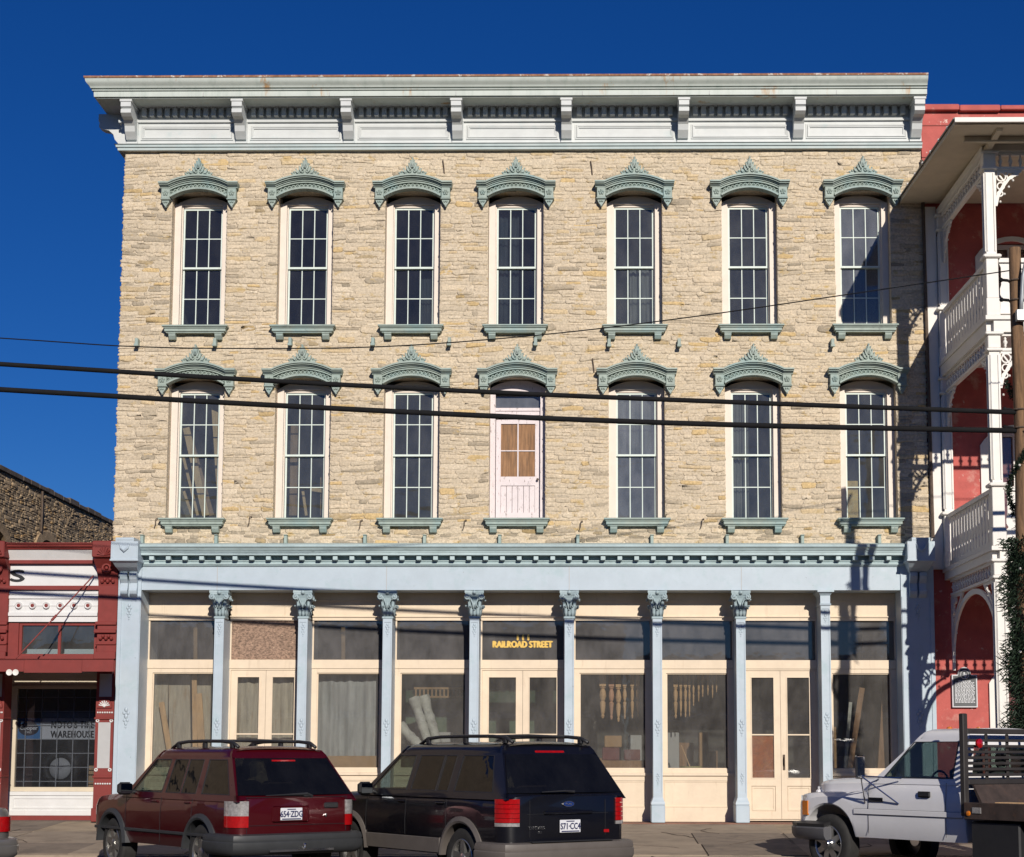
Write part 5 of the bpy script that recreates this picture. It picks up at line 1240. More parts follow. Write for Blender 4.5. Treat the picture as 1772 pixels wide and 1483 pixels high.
seam(r_, [(-2.203, .70, .63), (-2.203, .70, 1.05)]); seam(r_, [(-2.203, -.70, .63), (-2.203, -.70, 1.05)]); seam(r_, [(-2.205, .70, .72), (-2.205, -.70, .72)]); seam(r_, [(-2.2, .72, 1.063), (-2.2, -.72, 1.063)])
q = MB(); q.bbox(-2.222, -2.19, -.16, .36, .755, .955, .02); q.build('plate_recess', p_red, r_)
plate(r_, -2.224, .10, .855, '654·ZDG')
q = MB(); q.bbox(-2.225, -2.19, -.58, -.38, .92, .99, .01); q.build('tailgate_handle', m_bplast, r_); q = MB(); q.lathe((-2.205, -.40, .83), [(.02, 0), (.02, -.01), (.0, -.012)], 10, 'x'); q.build('lock', m_chrome, r_)
q = MB(); q.tube([(-2.215, -.20, 1.07), (-2.22, -.12, 1.10), (-2.20, .1, 1.095), (-2.205, .45, 1.085)], [.02, .022, .012, .006], 6); q.bbox(-2.23, -2.18, -.16, -.08, 1.06, 1.10, .012); q.build('rear_wiper', m_bplast, r_)
q = MB(); q.bbox(-1.83, -1.79, -.17, .17, 1.50, 1.525, .006); q.build('high_brake_lamp', m_tl, r_)

# ---------------------------------------------------------------- black SUV
k_ = place('black_suv', 'black estate SUV with taupe bumper and tall red tail lamps, beside the maroon SUV', 'car', -1.60, -7.9, 126.4)
Sk = dict(xr=-2.35, xf=2.35, w=.91, zb=.42, ra=.45, zc=.38, wheels=(-1.38, 1.46), belt=1.16, roof=1.775, g0=1.19, g1=1.64, wb=.875, wr=.665, rb=-2.31, rt=-1.90, fb=1.10, ft=.34, rr=.20, kr=.8, seats=(.05, -.95),
     top=lambda x: 1.16 if x < 1.1 else 1.16-.04*(x-1.1)-.06*max(0, x-1.5)**2)
body(k_, Sk, p_black)
cabin(k_, Sk, p_black, [(-2.02, -1.12, -1.82, -1.12, g_tint), (-.98, -.72, -.98, -.72, g_tint), (-.69, -.06, -.69, -.08, g_tint), (.03, .98, .02, .46, g_lite)], (1.19, 1.65, .02, .03), (1.20, 1.66, .06, .06))
for wx in Sk['wheels']:
    for s in (-1, 1): wheel(k_, wx, s*.78, .38, .245, m_rim, 5); flare(k_, Sk, wx, s, m_tan, .075, .022)
bumper_rear(k_, Sk, m_tan, .33, .61, .13, .50)
q = MB(); q.box(-2.47, -2.30, -.6, .6, .612, .622); q.build('bumper_tread', m_bplast, k_)
rack(k_, Sk, -1.85, .0, m_bplast)
for s in (-1, 1):
    P = lamp_poly(Sk, s, .715, .2)
    for i, (za, zb2) in enumerate(((.80, .84), (.845, .895), (.90, .95), (.955, 1.005), (1.01, 1.06), (1.065, 1.12))):
        q = MB(); q.xy(P, za, zb2); q.build('tail_lamp', m_cl if i == 0 else m_tl, k_, auto=30)
    q = MB(); q.bbox(-.9, 1.0, s*.895, s*.925, .42, .62, .02); q.build('side_cladding', m_tan, k_)
    mirror(k_, .86, s, .87, 1.20, m_bplast)
    for x in (-.86, .10): q = MB(); q.bbox(x-.10, x+.10, s*.885, s*.912, 1.03, 1.065, .012); q.build('door_handle', p_black, k_)
    for xx_ in (-1.02, -.02, 1.02): seam(k_, [(xx_, s*.912, .63), (xx_, s*.915, .8), (xx_, s*.897, 1.09)])
seam(k_, [(-2.353, .56, .67), (-2.353, .56, 1.1)]); seam(k_, [(-2.353, -.56, .67), (-2.353, -.56, 1.1)]); seam(k_, [(-2.353, .6, .94), (-2.353, -.6, .94)])
q = MB(); q.bbox(-2.375, -2.34, -.36, .36, .93, .975, .012); q.build('tailgate_grip', p_black, k_)
plate(k_, -2.362, -.02, .79, 'S71·CC4')
q = MB(); q.prism([(.0+.085*math.cos(2*PI*i/24), 1.055+.036*math.sin(2*PI*i/24)) for i in range(24)], lambda p, z, t: (t, p, z), -2.366, -2.345); q.build('badge_rim', m_chrome, k_)
q = MB(); q.prism([(.0+.078*math.cos(2*PI*i/24), 1.055+.030*math.sin(2*PI*i/24)) for i in range(24)], lambda p, z, t: (t, p, z), -2.369, -2.3661); q.build('badge', mat('badge_blue', (.01, .03, .14), .25, var=0, coat=1), k_)
back_text(k_, 'badge_lettering', 'Ford', .045, m_chrome, -2.3695, 0, 1.042)
back_text(k_, 'model_lettering', 'EXPLORER', .055, m_chrome, -2.362, .46, .76, sx=.9); back_text(k_, 'trim_lettering', 'XLT', .035, m_chrome, -2.362, .42, .71)
q = MB(); q.bbox(-1.97, -1.93, -.22, .22, 1.655, 1.695, .008); q.build('high_brake_lamp', m_tl, k_)
q = MB(); q.tube([(-2.345, -.10, 1.20), (-2.35, .05, 1.21), (-2.345, .38, 1.20)], [.016, .012, .006], 6); q.build('rear_wiper', m_bplast, k_)
q = MB(); q.bbox(-2.36, -2.345, -.62, -.54, .70, .74, .006); q.build('reflector', m_tl, k_)

# ---------------------------------------------------------------- white flatbed pick-up
t_ = place('white_flatbed_truck', 'white pick-up truck with rusty steel flatbed and ladder rack, at the right edge', 'truck', 5.39, -7.0, 126.2)
St = dict(xr=-.62, xf=2.62, w=.96, zb=.50, ra=.52, zc=.42, wheels=(1.93,), belt=1.30, roof=1.98, g0=1.33, g1=1.83, wb=.90, wr=.70, rb=-.60, rt=-.50, fb=1.02, ft=.28, rr=.04, kr=.6, rf=.36, kf=.5, seats=(-.05,), rg=g_lite,
     top=lambda x: 1.30 if x < 1.0 else 1.30-.155*min(1, (x-1.0)/.25)**1.5-.035*max(0, x-1.25)-.10*max(0, x-2.1)**2)
body(t_, St, p_white)
cabin(t_, St, p_white, [(-.36, .90, -.36, .44, g_lite)], (1.38, 1.78, .1, .1), (1.33, 1.86, .05, .05))
# bonnet standing higher than the wings
b = MB(); R = []
for k in range(15):
    x = 1.0+1.55*k/14; t = k/14; h = 1.325-.045*t-.10*max(0, t-.75)**1.5*4*.3; wv = .62-.05*t-.10*max(0, t-.85)/.15; zl = 1.05
    R.append([(x, -wv, zl), (x, -wv, h-.06), (x, -wv+.06, h-.012), (x, -.25, h+.02), (x, 0, h+.025), (x, .25, h+.02), (x, wv-.06, h-.012), (x, wv, h-.06), (x, wv, zl)])
b.loft(R, close=True); b.build('bonnet', p_white, t_, auto=35)
b = MB(); b.bbox(2.50, 2.66, -.52, .52, .74, 1.18, .06); gr_ = b.build('grille', p_white, t_)
b = MB(); b.bbox(2.64, 2.675, -.42, .42, .80, 1.12, .02); b.build('grille_mesh', m_bplast, t_)
for s in (-1, 1):
    b = MB(); b.xy([(2.60, s*.54), (2.66, s*.56), (2.58, s*.84), (2.44, s*.95), (2.38, s*.92), (2.45, s*.6)], .86, 1.06); b.build('headlamp', m_cl, t_, auto=30)
    b = MB(); b.xy([(2.50, s*.90), (2.44, s*.958), (2.32, s*.972), (2.32, s*.9)], .78, .985); b.build('indicator_lamp', m_am, t_)
    wheel(t_, 1.93, s*.83, .42, .25, m_rim, 8, .38)
    b = MB(); b.lathe((1.93, s*.83, .38), [(.09, s*.02), (.09, s*.16), (.07, s*.19), (.001, s*.19)], 16, 'y'); b.build('hub_cap', m_chrome, t_, auto=40)
    q = MB(); q.bbox(-.58, 1.40, s*.955, s*.975, .82, .90, .01); q.build('side_moulding', p_white, t_)
    q = MB(); q.bbox(-.02, .20, s*.945, s*.978, 1.08, 1.16, .03); q.build('door_handle', m_bplast, t_)
    for xx_ in (-.28, 1.12): seam(t_, [(xx_, s*.962, .56), (xx_, s*.966, .9), (xx_, s*.935, 1.28)])
    q = MB(); q.bbox(.84, 1.10, s*.962, s*.974, 1.00, 1.06, .004); q.build('name_badge', m_bplast, t_)
    # towing mirror on a tubular frame
    q = MB(); A = Vector((.92, s*.92, 1.33)); B_ = Vector((1.0, s*1.22, 1.36)); C_ = Vector((.55, s*.96, .98)); D_ = Vector((1.18, s*.96, .98)); E_ = Vector((.50, s*.95, 1.33))
    for a, c in ((A, B_), (C_, B_), (D_, B_), (E_, B_)): q.tube([a, c], .011, 6)
    q.build('mirror_strut', m_chrome, t_); q = MB(); q.bbox(.98, 1.03, s*1.14, s*1.32, 1.32, 1.64, .02); q.build('wing_mirror', m_chrome, t_)
    q = MB(); q.lathe((.2, s*.3, 2.0), [(.04, 0), (.035, .03), (.001, .045)], 10); q.build('roof_lamp', m_am, t_)
q = MB(); q.lathe((.2, 0, 2.01), [(.04, 0), (.035, .03), (.001, .045)], 10); q.build('roof_lamp', m_am, t_)
q = MB(); xf = 2.62; q.sweep([(xf-.75, -.955), (xf-.25, -.965), (xf-.06, -.85), (xf, -.6), (xf, .6), (xf-.06, .85), (xf-.25, .965), (xf-.75, .955)], [(-.04, .42), (.10, .44), (.14, .50), (.145, .60), (.12, .625), (-.04, .63)]); q.build('front_bumper', mat('grey_bumper', (.11, .11, .12), .4, var=.1), t_, auto=35)
q = MB(); q.sweep([(xf-.75, -.957), (xf-.25, -.967), (xf-.06, -.852), (xf, -.602), (xf, .602), (xf-.06, .852), (xf-.25, .967), (xf-.75, .957)], [(-.02, .631), (.13, .626), (.135, .665), (-.02, .70)]); q.build('bumper_pad', m_bplast, t_)
# flatbed
m_rst = mat('rusty_brown_steel', (.042, .028, .023), .75, var=.4, vs=6, bump=.3, dirt=((.09, .042, .024), .55, .75, 4)); m_dst = mat('dark_rack_steel', (.028, .024, .023), .6, var=.3)
b = MB(); b.bbox(-3.9, -.78, -1.12, 1.12, .86, 1.00, .01); b.build('flatbed_deck', m_rst, t_)
for s in (-1, 1):
    b = MB(); b.bbox(-3.9, -.76, s*1.121, s*1.16, .82, 1.04, .008); b.build('side_rail', m_rst, t_)
    b = MB(); b.bbox(-.76, -.68, s*1.04, s*1.13, .86, 2.19, .01); b.build('rack_post', m_dst, t_)
    b = MB(); b.bbox(-1.05, -.90, s*1.161, s*1.17, .90, .98, .004); b.build('side_marker', m_cl, t_); b = MB(); b.lathe((-.84, s*1.162, .90), [(.035, 0), (.03, s*.015), (.001, s*.02)], 10, 'y'); b.build('marker_lamp', m_am, t_)
    b = MB(); b.lathe((-.79, s*.88, 1.80), [(.06, 0), (.06, -.03), (.001, -.05)], 12, 'x'); b.build('rack_lamp', m_tl, t_)
    for (y, h) in ((.0, 0),): pass
    b = MB(); b.bbox(-3.7, -.95, s*.60, s*.72, .60, .859, .01); b.build('frame_rail', m_bplast, t_)
    wheel(t_, -2.1, s*.86, .42, .25, m_rim, 8)
    b = MB(); b.bbox(-1.60, -.82, s*.75, s*1.10, .32, .80, .02); b.build('tool_box', m_bplast, t_)
for z in (1.96, 1.30): b = MB(); b.bbox(-.755, -.685, -1.039, 1.039, z-.035, z+.035, .008); b.build('rack_bar', m_dst, t_)
for k in range(7): z = 1.39+.075*k; b = MB(); b.bbox(-.745, -.715, -1.039, 1.039, z-.018, z+.018, .004); b.build('rack_slat', m_dst, t_)
for y in (-.62, -.2, .2, .62): b = MB(); b.bbox(-.712, -.69, y-.025, y+.025, 1.336, 1.924, .004); b.build('rack_upright', m_dst, t_)
b = MB(); b.add([(-.80, -1.0, 1.265), (-.80, 1.0, 1.265), (-.95, 1.0, 1.001), (-.95, -1.0, 1.001), (-.77, -1.0, 1.265), (-.77, 1.0, 1.265), (-.90, 1.0, 1.001), (-.90, -1.0, 1.001)], [(0,1,2,3),(7,6,5,4),(0,4,5,1),(1,5,6,2),(2,6,7,3),(3,7,4,0)]); b.build('bulkhead_plate', m_rst, t_)
b = MB(); b.bbox(-3.2, -1.10, .72, .96, 1.002, 1.045, .004); 
wd = b.build('plank', m_lumber); wd.matrix_world = Matrix.Translation((5.39, -7.0, -.45)) @ Matrix.Rotation(math.radians(126.2), 4, 'Z'); tag(wd, 'pale timber plank lying on the rusty flatbed', 'plank')

# ---------------------------------------------------------------- silver saloon at the left edge
g_ = place('silver_car', 'silver saloon at the left edge, only its red and amber tail lamp corner showing', 'car', -9.34, -7.5, 128)
Sg = dict(xr=-2.25, xf=2.25, w=.87, zb=.28, ra=.37, zc=.31, wheels=(-1.3, 1.35), belt=.96, roof=1.38, g0=.98, g1=1.30, wb=.80, wr=.60, rb=-1.65, rt=-.9, fb=.95, ft=.15, rr=.25, kr=.8, seats=(.0, -.8), rg=g_lite, top=lambda x: .96 if x < 1.0 else .96-.10*(x-1.0))
body(g_, Sg, p_grey); cabin(g_, Sg, p_grey, [(-1.1, -.35, -.8, -.35, g_lite), (-.27, .80, -.27, .22, g_lite)], (.99, 1.32, .03, .03), (.99, 1.32, .05, .05))
for wx in Sg['wheels']:
    for s in (-1, 1): wheel(g_, wx, s*.76, .31, .19, m_rim, 6)
bumper_rear(g_, Sg, p_grey, .32, .58, .10, .5)
for s in (-1, 1):
    P = lamp_poly(Sg, s, .40, .10); q = MB(); q.xy(P, .66, .85); q.build('tail_lamp', m_tl, g_, auto=30)
    P = lamp_poly(Sg, s, .40, .28); P = P[5:9]+[(P[8][0], P[8][1]-s*.06), (P[5][0]+.02, P[5][1]-s*.07)]; q = MB(); q.xy(P, .67, .84); q.build('indicator_lamp', m_am, g_, auto=30)
# ================================================================== UTILITY POLE, CABLES, GARLAND, BANNER
PX, PY = 6.40, -6.0
pole = thing('utility_pole', 'weathered brown wooden utility pole in front of the white gallery', 'pole', (PX, PY, -.45))
b = MB(); R = []
for k in range(24):
    z = -.6+9.3*k/23; r = .125-.038*k/23; R.append([(PX+r*(1+.05*math.sin(5*a+z))*math.cos(a)+.012*math.sin(z*1.3), PY+r*math.sin(a), z) for a in [2*PI*i/16 for i in range(16)]])
b.loft(R); b.build('shaft', m_wood, pole, auto=50)
for z in (6.25, 5.98, 7.9, 8.2):
    b = MB(); b.ring((PX, PY, z), .105, .014, 16, 6, 'z'); b.build('band', m_iron, pole)
    b = MB(); b.tube([(PX-.12, PY-.02, z), (PX-.22, PY-.02, z+.01)], .022, 6); b.ball((PX-.23, PY-.02, z+.01), .035, 8, 5); b.build('cable_clamp', m_cable, pole)
p0 = at(1752, 520, PY-.12); b = MB(); b.tube([(PX+.02, PY-.13, p0.z-.25), (PX+.03, PY-.15, p0.z), (PX+.05, PY-.18, p0.z+.35), (PX+.12, PY-.2, p0.z+.65), (PX+.25, PY-.2, p0.z+.95)], .03, 8); b.build('conduit', mat('grey_conduit', (.35, .37, .38), .4, metal=.3), pole, smooth=True)
b = MB(); b.bbox(PX-.06, PX+.12, PY-.20, PY-.10, p0.z-.32, p0.z-.15, .01); b.build('conduit_clamp', MATS['grey_conduit'], pole)
def cable(px, r, label, name='power_cable', Y=PY-.02, extra=None):
    P = [at(u, v, Y) for u, v in px]; a = P[0]+(P[0]-P[1])*3; P = [a]+P
    # smooth the run
    Q = []
    for i in range(len(P)-1):
        for k in range(6):
            t = k/6; p_ = P[max(i-1, 0)]; q_ = P[i]; r_2 = P[i+1]; s_ = P[min(i+2, len(P)-1)]
            Q.append(.5*((2*q_)+(r_2-p_)*t+(2*p_-5*q_+4*r_2-s_)*t*t+(3*q_-p_-3*r_2+s_)*t**3))
    Q.append(P[-1]); Q.append(P[-1]+(P[-1]-P[-2]).normalized()*.25); Q.append(Q[-1]+Vector((14, 0, .4)))
    b = MB(); b.tube(Q, r, 8); return tag(b.build(name, m_cable, smooth=True), label, 'cable', 'overhead cables')
cable([(0,630),(450,658),(900,681),(1300,697),(1740,713)], .036, 'upper of the two thick black overhead cables crossing the facade')
cable([(0,674),(450,700),(900,722),(1300,736),(1740,745)], .040, 'lower of the two thick black overhead cables crossing the facade')
cable([(0,585),(240,600),(480,603),(700,598),(960,577),(1200,548),(1450,512),(1735,470)], .009, 'thin sagging wire above the two thick black cables', 'thin_wire')

m_leaf = mat('garland_needles', (.012, .028, .012), .7, var=.5, vs=20); m_bulb = mat('pale_bulb', (.65, .62, .55), .2, var=0, coat=1)
gar = thing('garland', 'dark green Christmas garland with small bulbs wound round the utility pole', 'garland', (PX, PY, 1))
rg = random.Random(12); b = MB(); path = []
z = .9; a = 0
while z < 6.7: path.append((z, a)); z += .009 if z < 4.4 else .014; a += .05
for z, a in path:
    bul = (.95 if z < 4.4 else .55)+.85*max(0, math.sin(z*4.3+1))**2
    c = Vector((PX+.19*math.cos(a), PY+.19*math.sin(a), z))
    for k in range(14):
        d = Vector((rg.gauss(0,1), rg.gauss(0,1), rg.gauss(0,1))).normalized(); L = rg.uniform(.04, .10)*bul; q = c+d*rg.uniform(0, .07)*bul; e = q+d*L; n = d.cross(Vector((rg.random(), rg.random(), rg.random()+.01))).normalized()*.008
        b.add([q-n, q+n, e+n*.4, e-n*.4], [(0,1,2,3)])
for k in range(9000):                       # thicker greenery on the lower pole
    z = rg.uniform(1.2, 4.35); a = rg.uniform(0, 2*PI); R_ = .10+.28*rg.random()**1.3*(.35+.65*abs(math.sin(z*3.1)))
    q = Vector((PX+R_*math.cos(a), PY+R_*math.sin(a), z)); d = Vector((math.cos(a), math.sin(a), rg.gauss(-.2, .7))).normalized(); e = q+d*rg.uniform(.04, .11); n = d.cross(Vector((rg.random(), rg.random(), rg.random()+.01))).normalized()*.009
    b.add([q-n, q+n, e+n*.4, e-n*.4], [(0,1,2,3)])
tag(b.build('needles', m_leaf, gar), kind='stuff')
for k in range(26):
    z, a = path[int(len(path)*(k+.5)/26)]; b = MB(); b.ball((PX+.27*math.cos(a+.3), PY+.27*math.sin(a+.3), z+rg.uniform(-.05,.05)), .02, 6, 4); b.build('bulb', m_bulb, gar)
m_ban = mat('red_banner_cloth', (.42, .02, .02), .75, var=.12, bump=.2, bs=8); m_bgr = mat('green_banner_print', (.05, .22, .05), .75, var=.1)
ban = thing('pole_banner', 'red and green street banner on the pole at the right edge', 'banner', (PX+.4, PY, 5.5))
p0, p1 = at(1764, 545, PY), at(1764, 745, PY); BD = Vector((.38, -.92, 0)); BO = Vector((PX+.16, PY-.10, 0)); BN = Vector((.92, .38, 0))
def bgrid(u0, u1, z0, z1, off):
    m = MB(); m.grid(lambda i, j: BO+BD*(u0+(u1-u0)*i/8)+BN*(off+.02*math.sin(i*1.1+j*.5))+Vector((0, 0, z0+(z1-z0)*j/10)), 8, 10); return m
o = bgrid(0, .75, p1.z, p0.z, 0).build('cloth', m_ban, ban, smooth=True); md = o.modifiers.new('thick', 'SOLIDIFY'); md.thickness = .006
for sg_ in (-1, 1):
    o = bgrid(.08, .6, p1.z+.25, p0.z-.75, .012*sg_).build('printed_panel', m_bgr, ban, smooth=True); md = o.modifiers.new('thick', 'SOLIDIFY'); md.thickness = .004
for z in (p0.z+.03, p1.z-.03): b = MB(); b.tube([(PX, PY-.07, z), BO+BD*.8+Vector((0, 0, z-.02))], .014, 6); b.build('banner_arm', m_iron, ban)

# ================================================================== THINGS BEHIND THE GLASS
def turned(b, x, y, zt, L, r, seed):
    """one turned leg hanging from zt downwards"""
    rg = random.Random(seed); sq = .28*L
    b.box(x-r, x+r, y-r, y+r, zt-sq, zt); P = []; z = zt-sq; k = 0
    prof = [(.5, 0), (.95, .04), (.55, .08), (1.0, .18), (1.05, .30), (.75, .42), (.45, .46), (.9, .50), (.85, .62), (.6, .82), (.35, .88), (.6, .92), (.3, 1.0)]
    b.lathe((x, y, zt-L), [(r*q*(1+rg.uniform(-.12, .12)), (1-t)*(L-sq)) for q, t in prof][::-1], 10)
for i, (px, pyb, r) in enumerate(((1043,1243,.062), (1058,1245,.05), (1070,1249,.05), (1081,1244,.035), (1094,1243,.034), (1104,1240,.03))):  # turned table legs hung in a row
    Y = .85; zt = fz(px, 1166, Y); zb2 = fz(px, pyb, Y); b = MB(); turned(b, fx(px, 1200, Y), Y, zt, zt-zb2, r, i)
    tag(b.build('turned_table_leg', m_lumber if i != 1 else mat('pinkish_wood', (.55, .30, .19), .7, var=.2), smooth=False), ('thickest', 'reddish brown', 'third', 'fourth', 'fifth', 'thinnest')[i]+' of the turned table legs hanging in a row behind the shop window, counted from the left'.replace(', counted from the left', ''), 'table leg', 'turned legs hanging in the window')
for i, (px, pyb, r) in enumerate(((1169,1243,.04), (1178,1240,.028), (1186,1241,.03), (1193,1240,.02), (1200,1222,.02), (1209,1214,.02), (1216,1206,.02), (1225,1203,.018), (1233,1208,.016), (1240,1198,.016))):
    Y = .85; zt = fz(px, 1168, Y); b = MB(); turned(b, fx(px, 1200, Y), Y, zt, zt-fz(px, pyb, Y), r, 20+i)
    tag(b.build('turned_spindle', m_lumber), ('leftmost and thickest', 'second', 'third', 'fourth', 'fifth', 'sixth', 'seventh', 'eighth', 'ninth', 'rightmost')[i]+' of the ten turned spindles hanging in the shop window', 'spindle', 'spindles hanging in the window')
# hanging rails for both rows
for k in (5, 6):
    b = MB(); b.box(BAYS[k][0]+.1, BAYS[k][1]-.1, .82, .88, fz(1070, 1164, .85), fz(1070, 1158, .85)); tag(b.build('hanging_rail', m_lumber2), 'wooden rail behind glass holding the '+('turned table legs' if k == 5 else 'thin spindles'), 'rail')
def boxpx(name, u0, u1, v0, v1, Y, dep, m, label, cat, group=None, rot=0):
    a, c = at(u0, v1, Y), at(u1, v0, Y); b = MB(); b.bbox(a.x, c.x, Y, Y+dep, a.z, c.z, .012); return tag(b.build(name, m), label, cat, group)
m_box = mat('cardboard', (.40, .25, .13), .8, var=.15); m_maro = mat('maroon_box', (.16, .05, .05), .7, var=.2)
zs1 = fz(1080, 1342, .6)
boxpx('workbench', 1010, 1122, 1316, 1343, .55, .45, m_lumber2, 'brown wooden bench behind the window with hanging table legs', 'bench')
boxpx('cardboard_box', 1046, 1076, 1273, 1293, .62, .25, m_box, 'open tan carton standing on a maroon box in the shop window', 'box')
boxpx('maroon_box', 1042, 1072, 1293.5, 1315.5, .62, .28, m_maro, 'maroon box on the wooden bench in the shop window', 'box')
boxpx('cardboard_box', 1080, 1108, 1297, 1315.5, .62, .22, m_maro, 'small brown box right of the maroon box on the bench', 'box')
boxpx('window_ledge', 1150, 1262, 1340, 1344, .55, .6, m_lumber2, 'low wooden ledge behind the window with the yellow bowl', 'ledge')
Yb = .75; c = at(1196, 1340, Yb); b = MB(); b.lathe((c.x, Yb, c.z), [(.07, 0), (.13, .03), (.19, .10), (.215, .15), (.20, .15), (.17, .10), (.10, .04), (.001, .03)], 20); tag(b.build('bowl', mat('pale_yellow_plastic', (.55, .50, .20), .5, var=.1), auto=40), 'pale yellow bowl on the ledge behind the window with spindles', 'bowl')
c2 = at(1170, 1343, .7); b = MB(); b.ball((c2.x, .75, c2.z+.07), .11, 10, 6, (1.3, .7, .7)); tag(b.build('cushion', MATS['pale_yellow_plastic'], smooth=True), 'crumpled yellow cloth lying left of the yellow bowl', 'cloth')
a, c = at(1179, 1290, .95), at(1196, 1332, .85); b = MB(); b.tube([a, c], .012, 6); tag(b.build('broom_handle', m_lumber), 'thin wooden stick leaning behind the yellow bowl', 'stick')
def board(pts, w_, m, label, Y, name='board', group=None, t=.03, lean=.1):
    """a plank from (u0, v0) foot to (u1, v1) head, leaning back by `lean`"""
    (u0, v0), (u1, v1) = pts; a, c = at(u0, v0, Y), at(u1, v1, Y+lean); d = (c-a).normalized(); n = Vector((d.z, 0, -d.x)).normalized()*w_/2; k = Vector((0, t, 0))
    b = MB(); b.add([a-n, a+n, c+n, c-n, a-n+k, a+n+k, c+n+k, c-n+k], [(0,1,2,3),(7,6,5,4),(0,4,5,1),(1,5,6,2),(2,6,7,3),(3,7,4,0)]); return tag(b.build(name, m), label, 'board', group)
gA = 'boards leaning in the left shop window'; gB = 'boards leaning in the upper left window'
m_grb = mat('grey_board', (.46, .41, .33), .85, var=.25, vs=4, stretch=(5, 5, .6), dirt=((.30, .17, .07), .55, .75, 3, (4, 4, .5)))
for i, (p, w_, m, l) in enumerate(((((275,1340),(277,1168)), .30, m_grb, 'wide grey board at the left side of the left shop window'), (((312,1340),(310,1168)), .40, m_grb, 'widest grey board in the middle of the left shop window'), (((350,1340),(352,1168)), .28, m_grb, 'grey board at the right side of the left shop window'),
     (((338,1340),(336,1168)), .09, m_lumber, 'narrow upright stud in the left shop window'), (((300,1340),(279,1215)), .10, m_lumber, 'pale plank leaning left against the grey boards in the shop window'), (((352,1340),(343,1200)), .13, m_lumber, 'broad pale plank leaning beside the stud in the left shop window'))):
    board(p, w_, m, l, .50+.035*(6-i) if i > 2 else .80+.01*i, group=gA, lean=.05)
for u, k in ((338, 0), (594, 2)): board(((u,1141),(u,1076)), .07, m_lumber, 'pale stud behind the '+('leftmost' if k == 0 else 'third')+' transom light', .62, 'stud', lean=.0)
# grey sheets behind the left door and third window
def sheet(k, z0, z1, Y, m, label, amp=.03, name='curtain'):
    a, c = BAYS[k]; b = MB(); b.grid(lambda i, j: (a+.03+(c-a-.06)*i/40, Y+amp*math.sin(i*.9)*math.sin(i*.37+1)+.01*math.sin(j*1.3+i), z0+(z1-z0)*j/8), 40, 8); o = b.build(name, m, smooth=True); md = o.modifiers.new('t', 'SOLIDIFY'); md.thickness = .004; return tag(o, label, 'curtain')
m_sht = mat('grey_plastic_sheet', (.36, .37, .37), .6, var=.25, vs=3, stretch=(4, 4, .5), dirt=((.22, .12, .06), .6, .75, 3, (5, 5, .5)))
sheet(1, .3, zz['b1']-.1, .62, m_grb, 'stained grey-brown curtain behind the left pair of doors')
sheet(2, .72, zz['b1']-.1, .70, m_sht, 'grey plastic sheet hanging behind the third shop window')
boxpx('crate', 566, 656, 1308, 1340, .52, .15, m_box, 'low brown crate in front of the grey plastic sheet', 'crate')
m_oldw = mat('old_white_paint', (.50, .50, .46), .7, var=.2, vs=6, dirt=((.25, .24, .22), .5, .7, 5))
def old_col(u0, v0, u1, v1, Y, r, label):
    a, c = at(u0, v0, Y), at(u1, v1, Y+.25); n = 18; P = [a.lerp(c, i/n) for i in range(n+1)]; rr = [r*(1+(.18 if i in (11, 13, 16) else 0)+(.35 if i >= n-1 else 0)) for i in range(n+1)]
    b = MB(); b.tube(P, rr, 14); tag(b.build('old_column', m_oldw, auto=40), label, 'column', 'old columns in the window')
old_col(757,1335, 716,1208, .75, .085, 'left of two pale old columns leaning in the fourth shop window'); old_col(772,1335, 733,1205, .80, .085, 'right of two pale old columns leaning in the fourth shop window'); old_col(760,1325, 692,1256, .58, .085, 'thick pale old column lying across the foot of the fourth shop window')
m_gshelf = mat('green_shelving', (.09, .14, .09), .8, var=.3)
boxpx('cabinet', 700, 965, 1195, 1345, 2.2, .4, m_gshelf, 'green painted cabinet standing at the back behind the fourth window', 'cabinet')
b = MB(); a, c = at(716, 1206, 2.0), at(800, 1191, 2.0); b.box(a.x, c.x, 2.0, 2.06, a.z-.02, a.z+.02); b.box(a.x, c.x, 2.0, 2.06, c.z-.02, c.z+.02)
for k in range(12): x = a.x+(c.x-a.x)*(k+.5)/12; b.box(x-.015, x+.015, 2.01, 2.04, a.z+.02, c.z-.02)
tag(b.build('spindle_rail', m_lumber), 'small brown balustrade on the green cabinet', 'balustrade')
for i, (p, w_, m, l) in enumerate(((((1528,1335),(1538,1168)), .20, m_lumber2, 'thick brown post leaning at the right of the last shop window'), (((1470,1335),(1492,1190)), .10, m_lumber2, 'brown plank leaning right inside the last shop window'), (((1462,1335),(1472,1215)), .06, m_oldw, 'thin pale strip leaning beside the brown plank in the last shop window'))):
    board(p, w_, m, l, .60+.06*i, lean=.1)
rgc = random.Random(31); cl = ['brown', 'tan', 'grey', 'dark green', 'maroon']; cm_ = [m_lumber2, m_box, m_gpanel, m_gshelf, m_maro]
for k in (2, 3, 5, 6, 8):
    a, c = BAYS[k]; x = a+.12; n = 0
    while x < c-.2:
        w_ = rgc.uniform(.12, .3); h = rgc.uniform(.2, 1.0); i = rgc.randrange(5); d = rgc.uniform(1.6, 3.0); b = MB(); b.bbox(x, min(x+w_, c-.1), d, d+.3, .001, .75+h, .01)
        tag(b.build('storage_box', cm_[i]), ('first', 'second', 'third', 'fourth', 'fifth', 'sixth', 'seventh')[n]+' dim '+cl[i]+' carton from the left, deep behind the '+{2: 'third', 3: 'fourth', 5: 'sixth', 6: 'seventh', 8: 'last'}[k]+' bay of the shopfront', 'box', 'dim cartons in the workshop'); n += 1; x += w_+rgc.uniform(.02, .15)
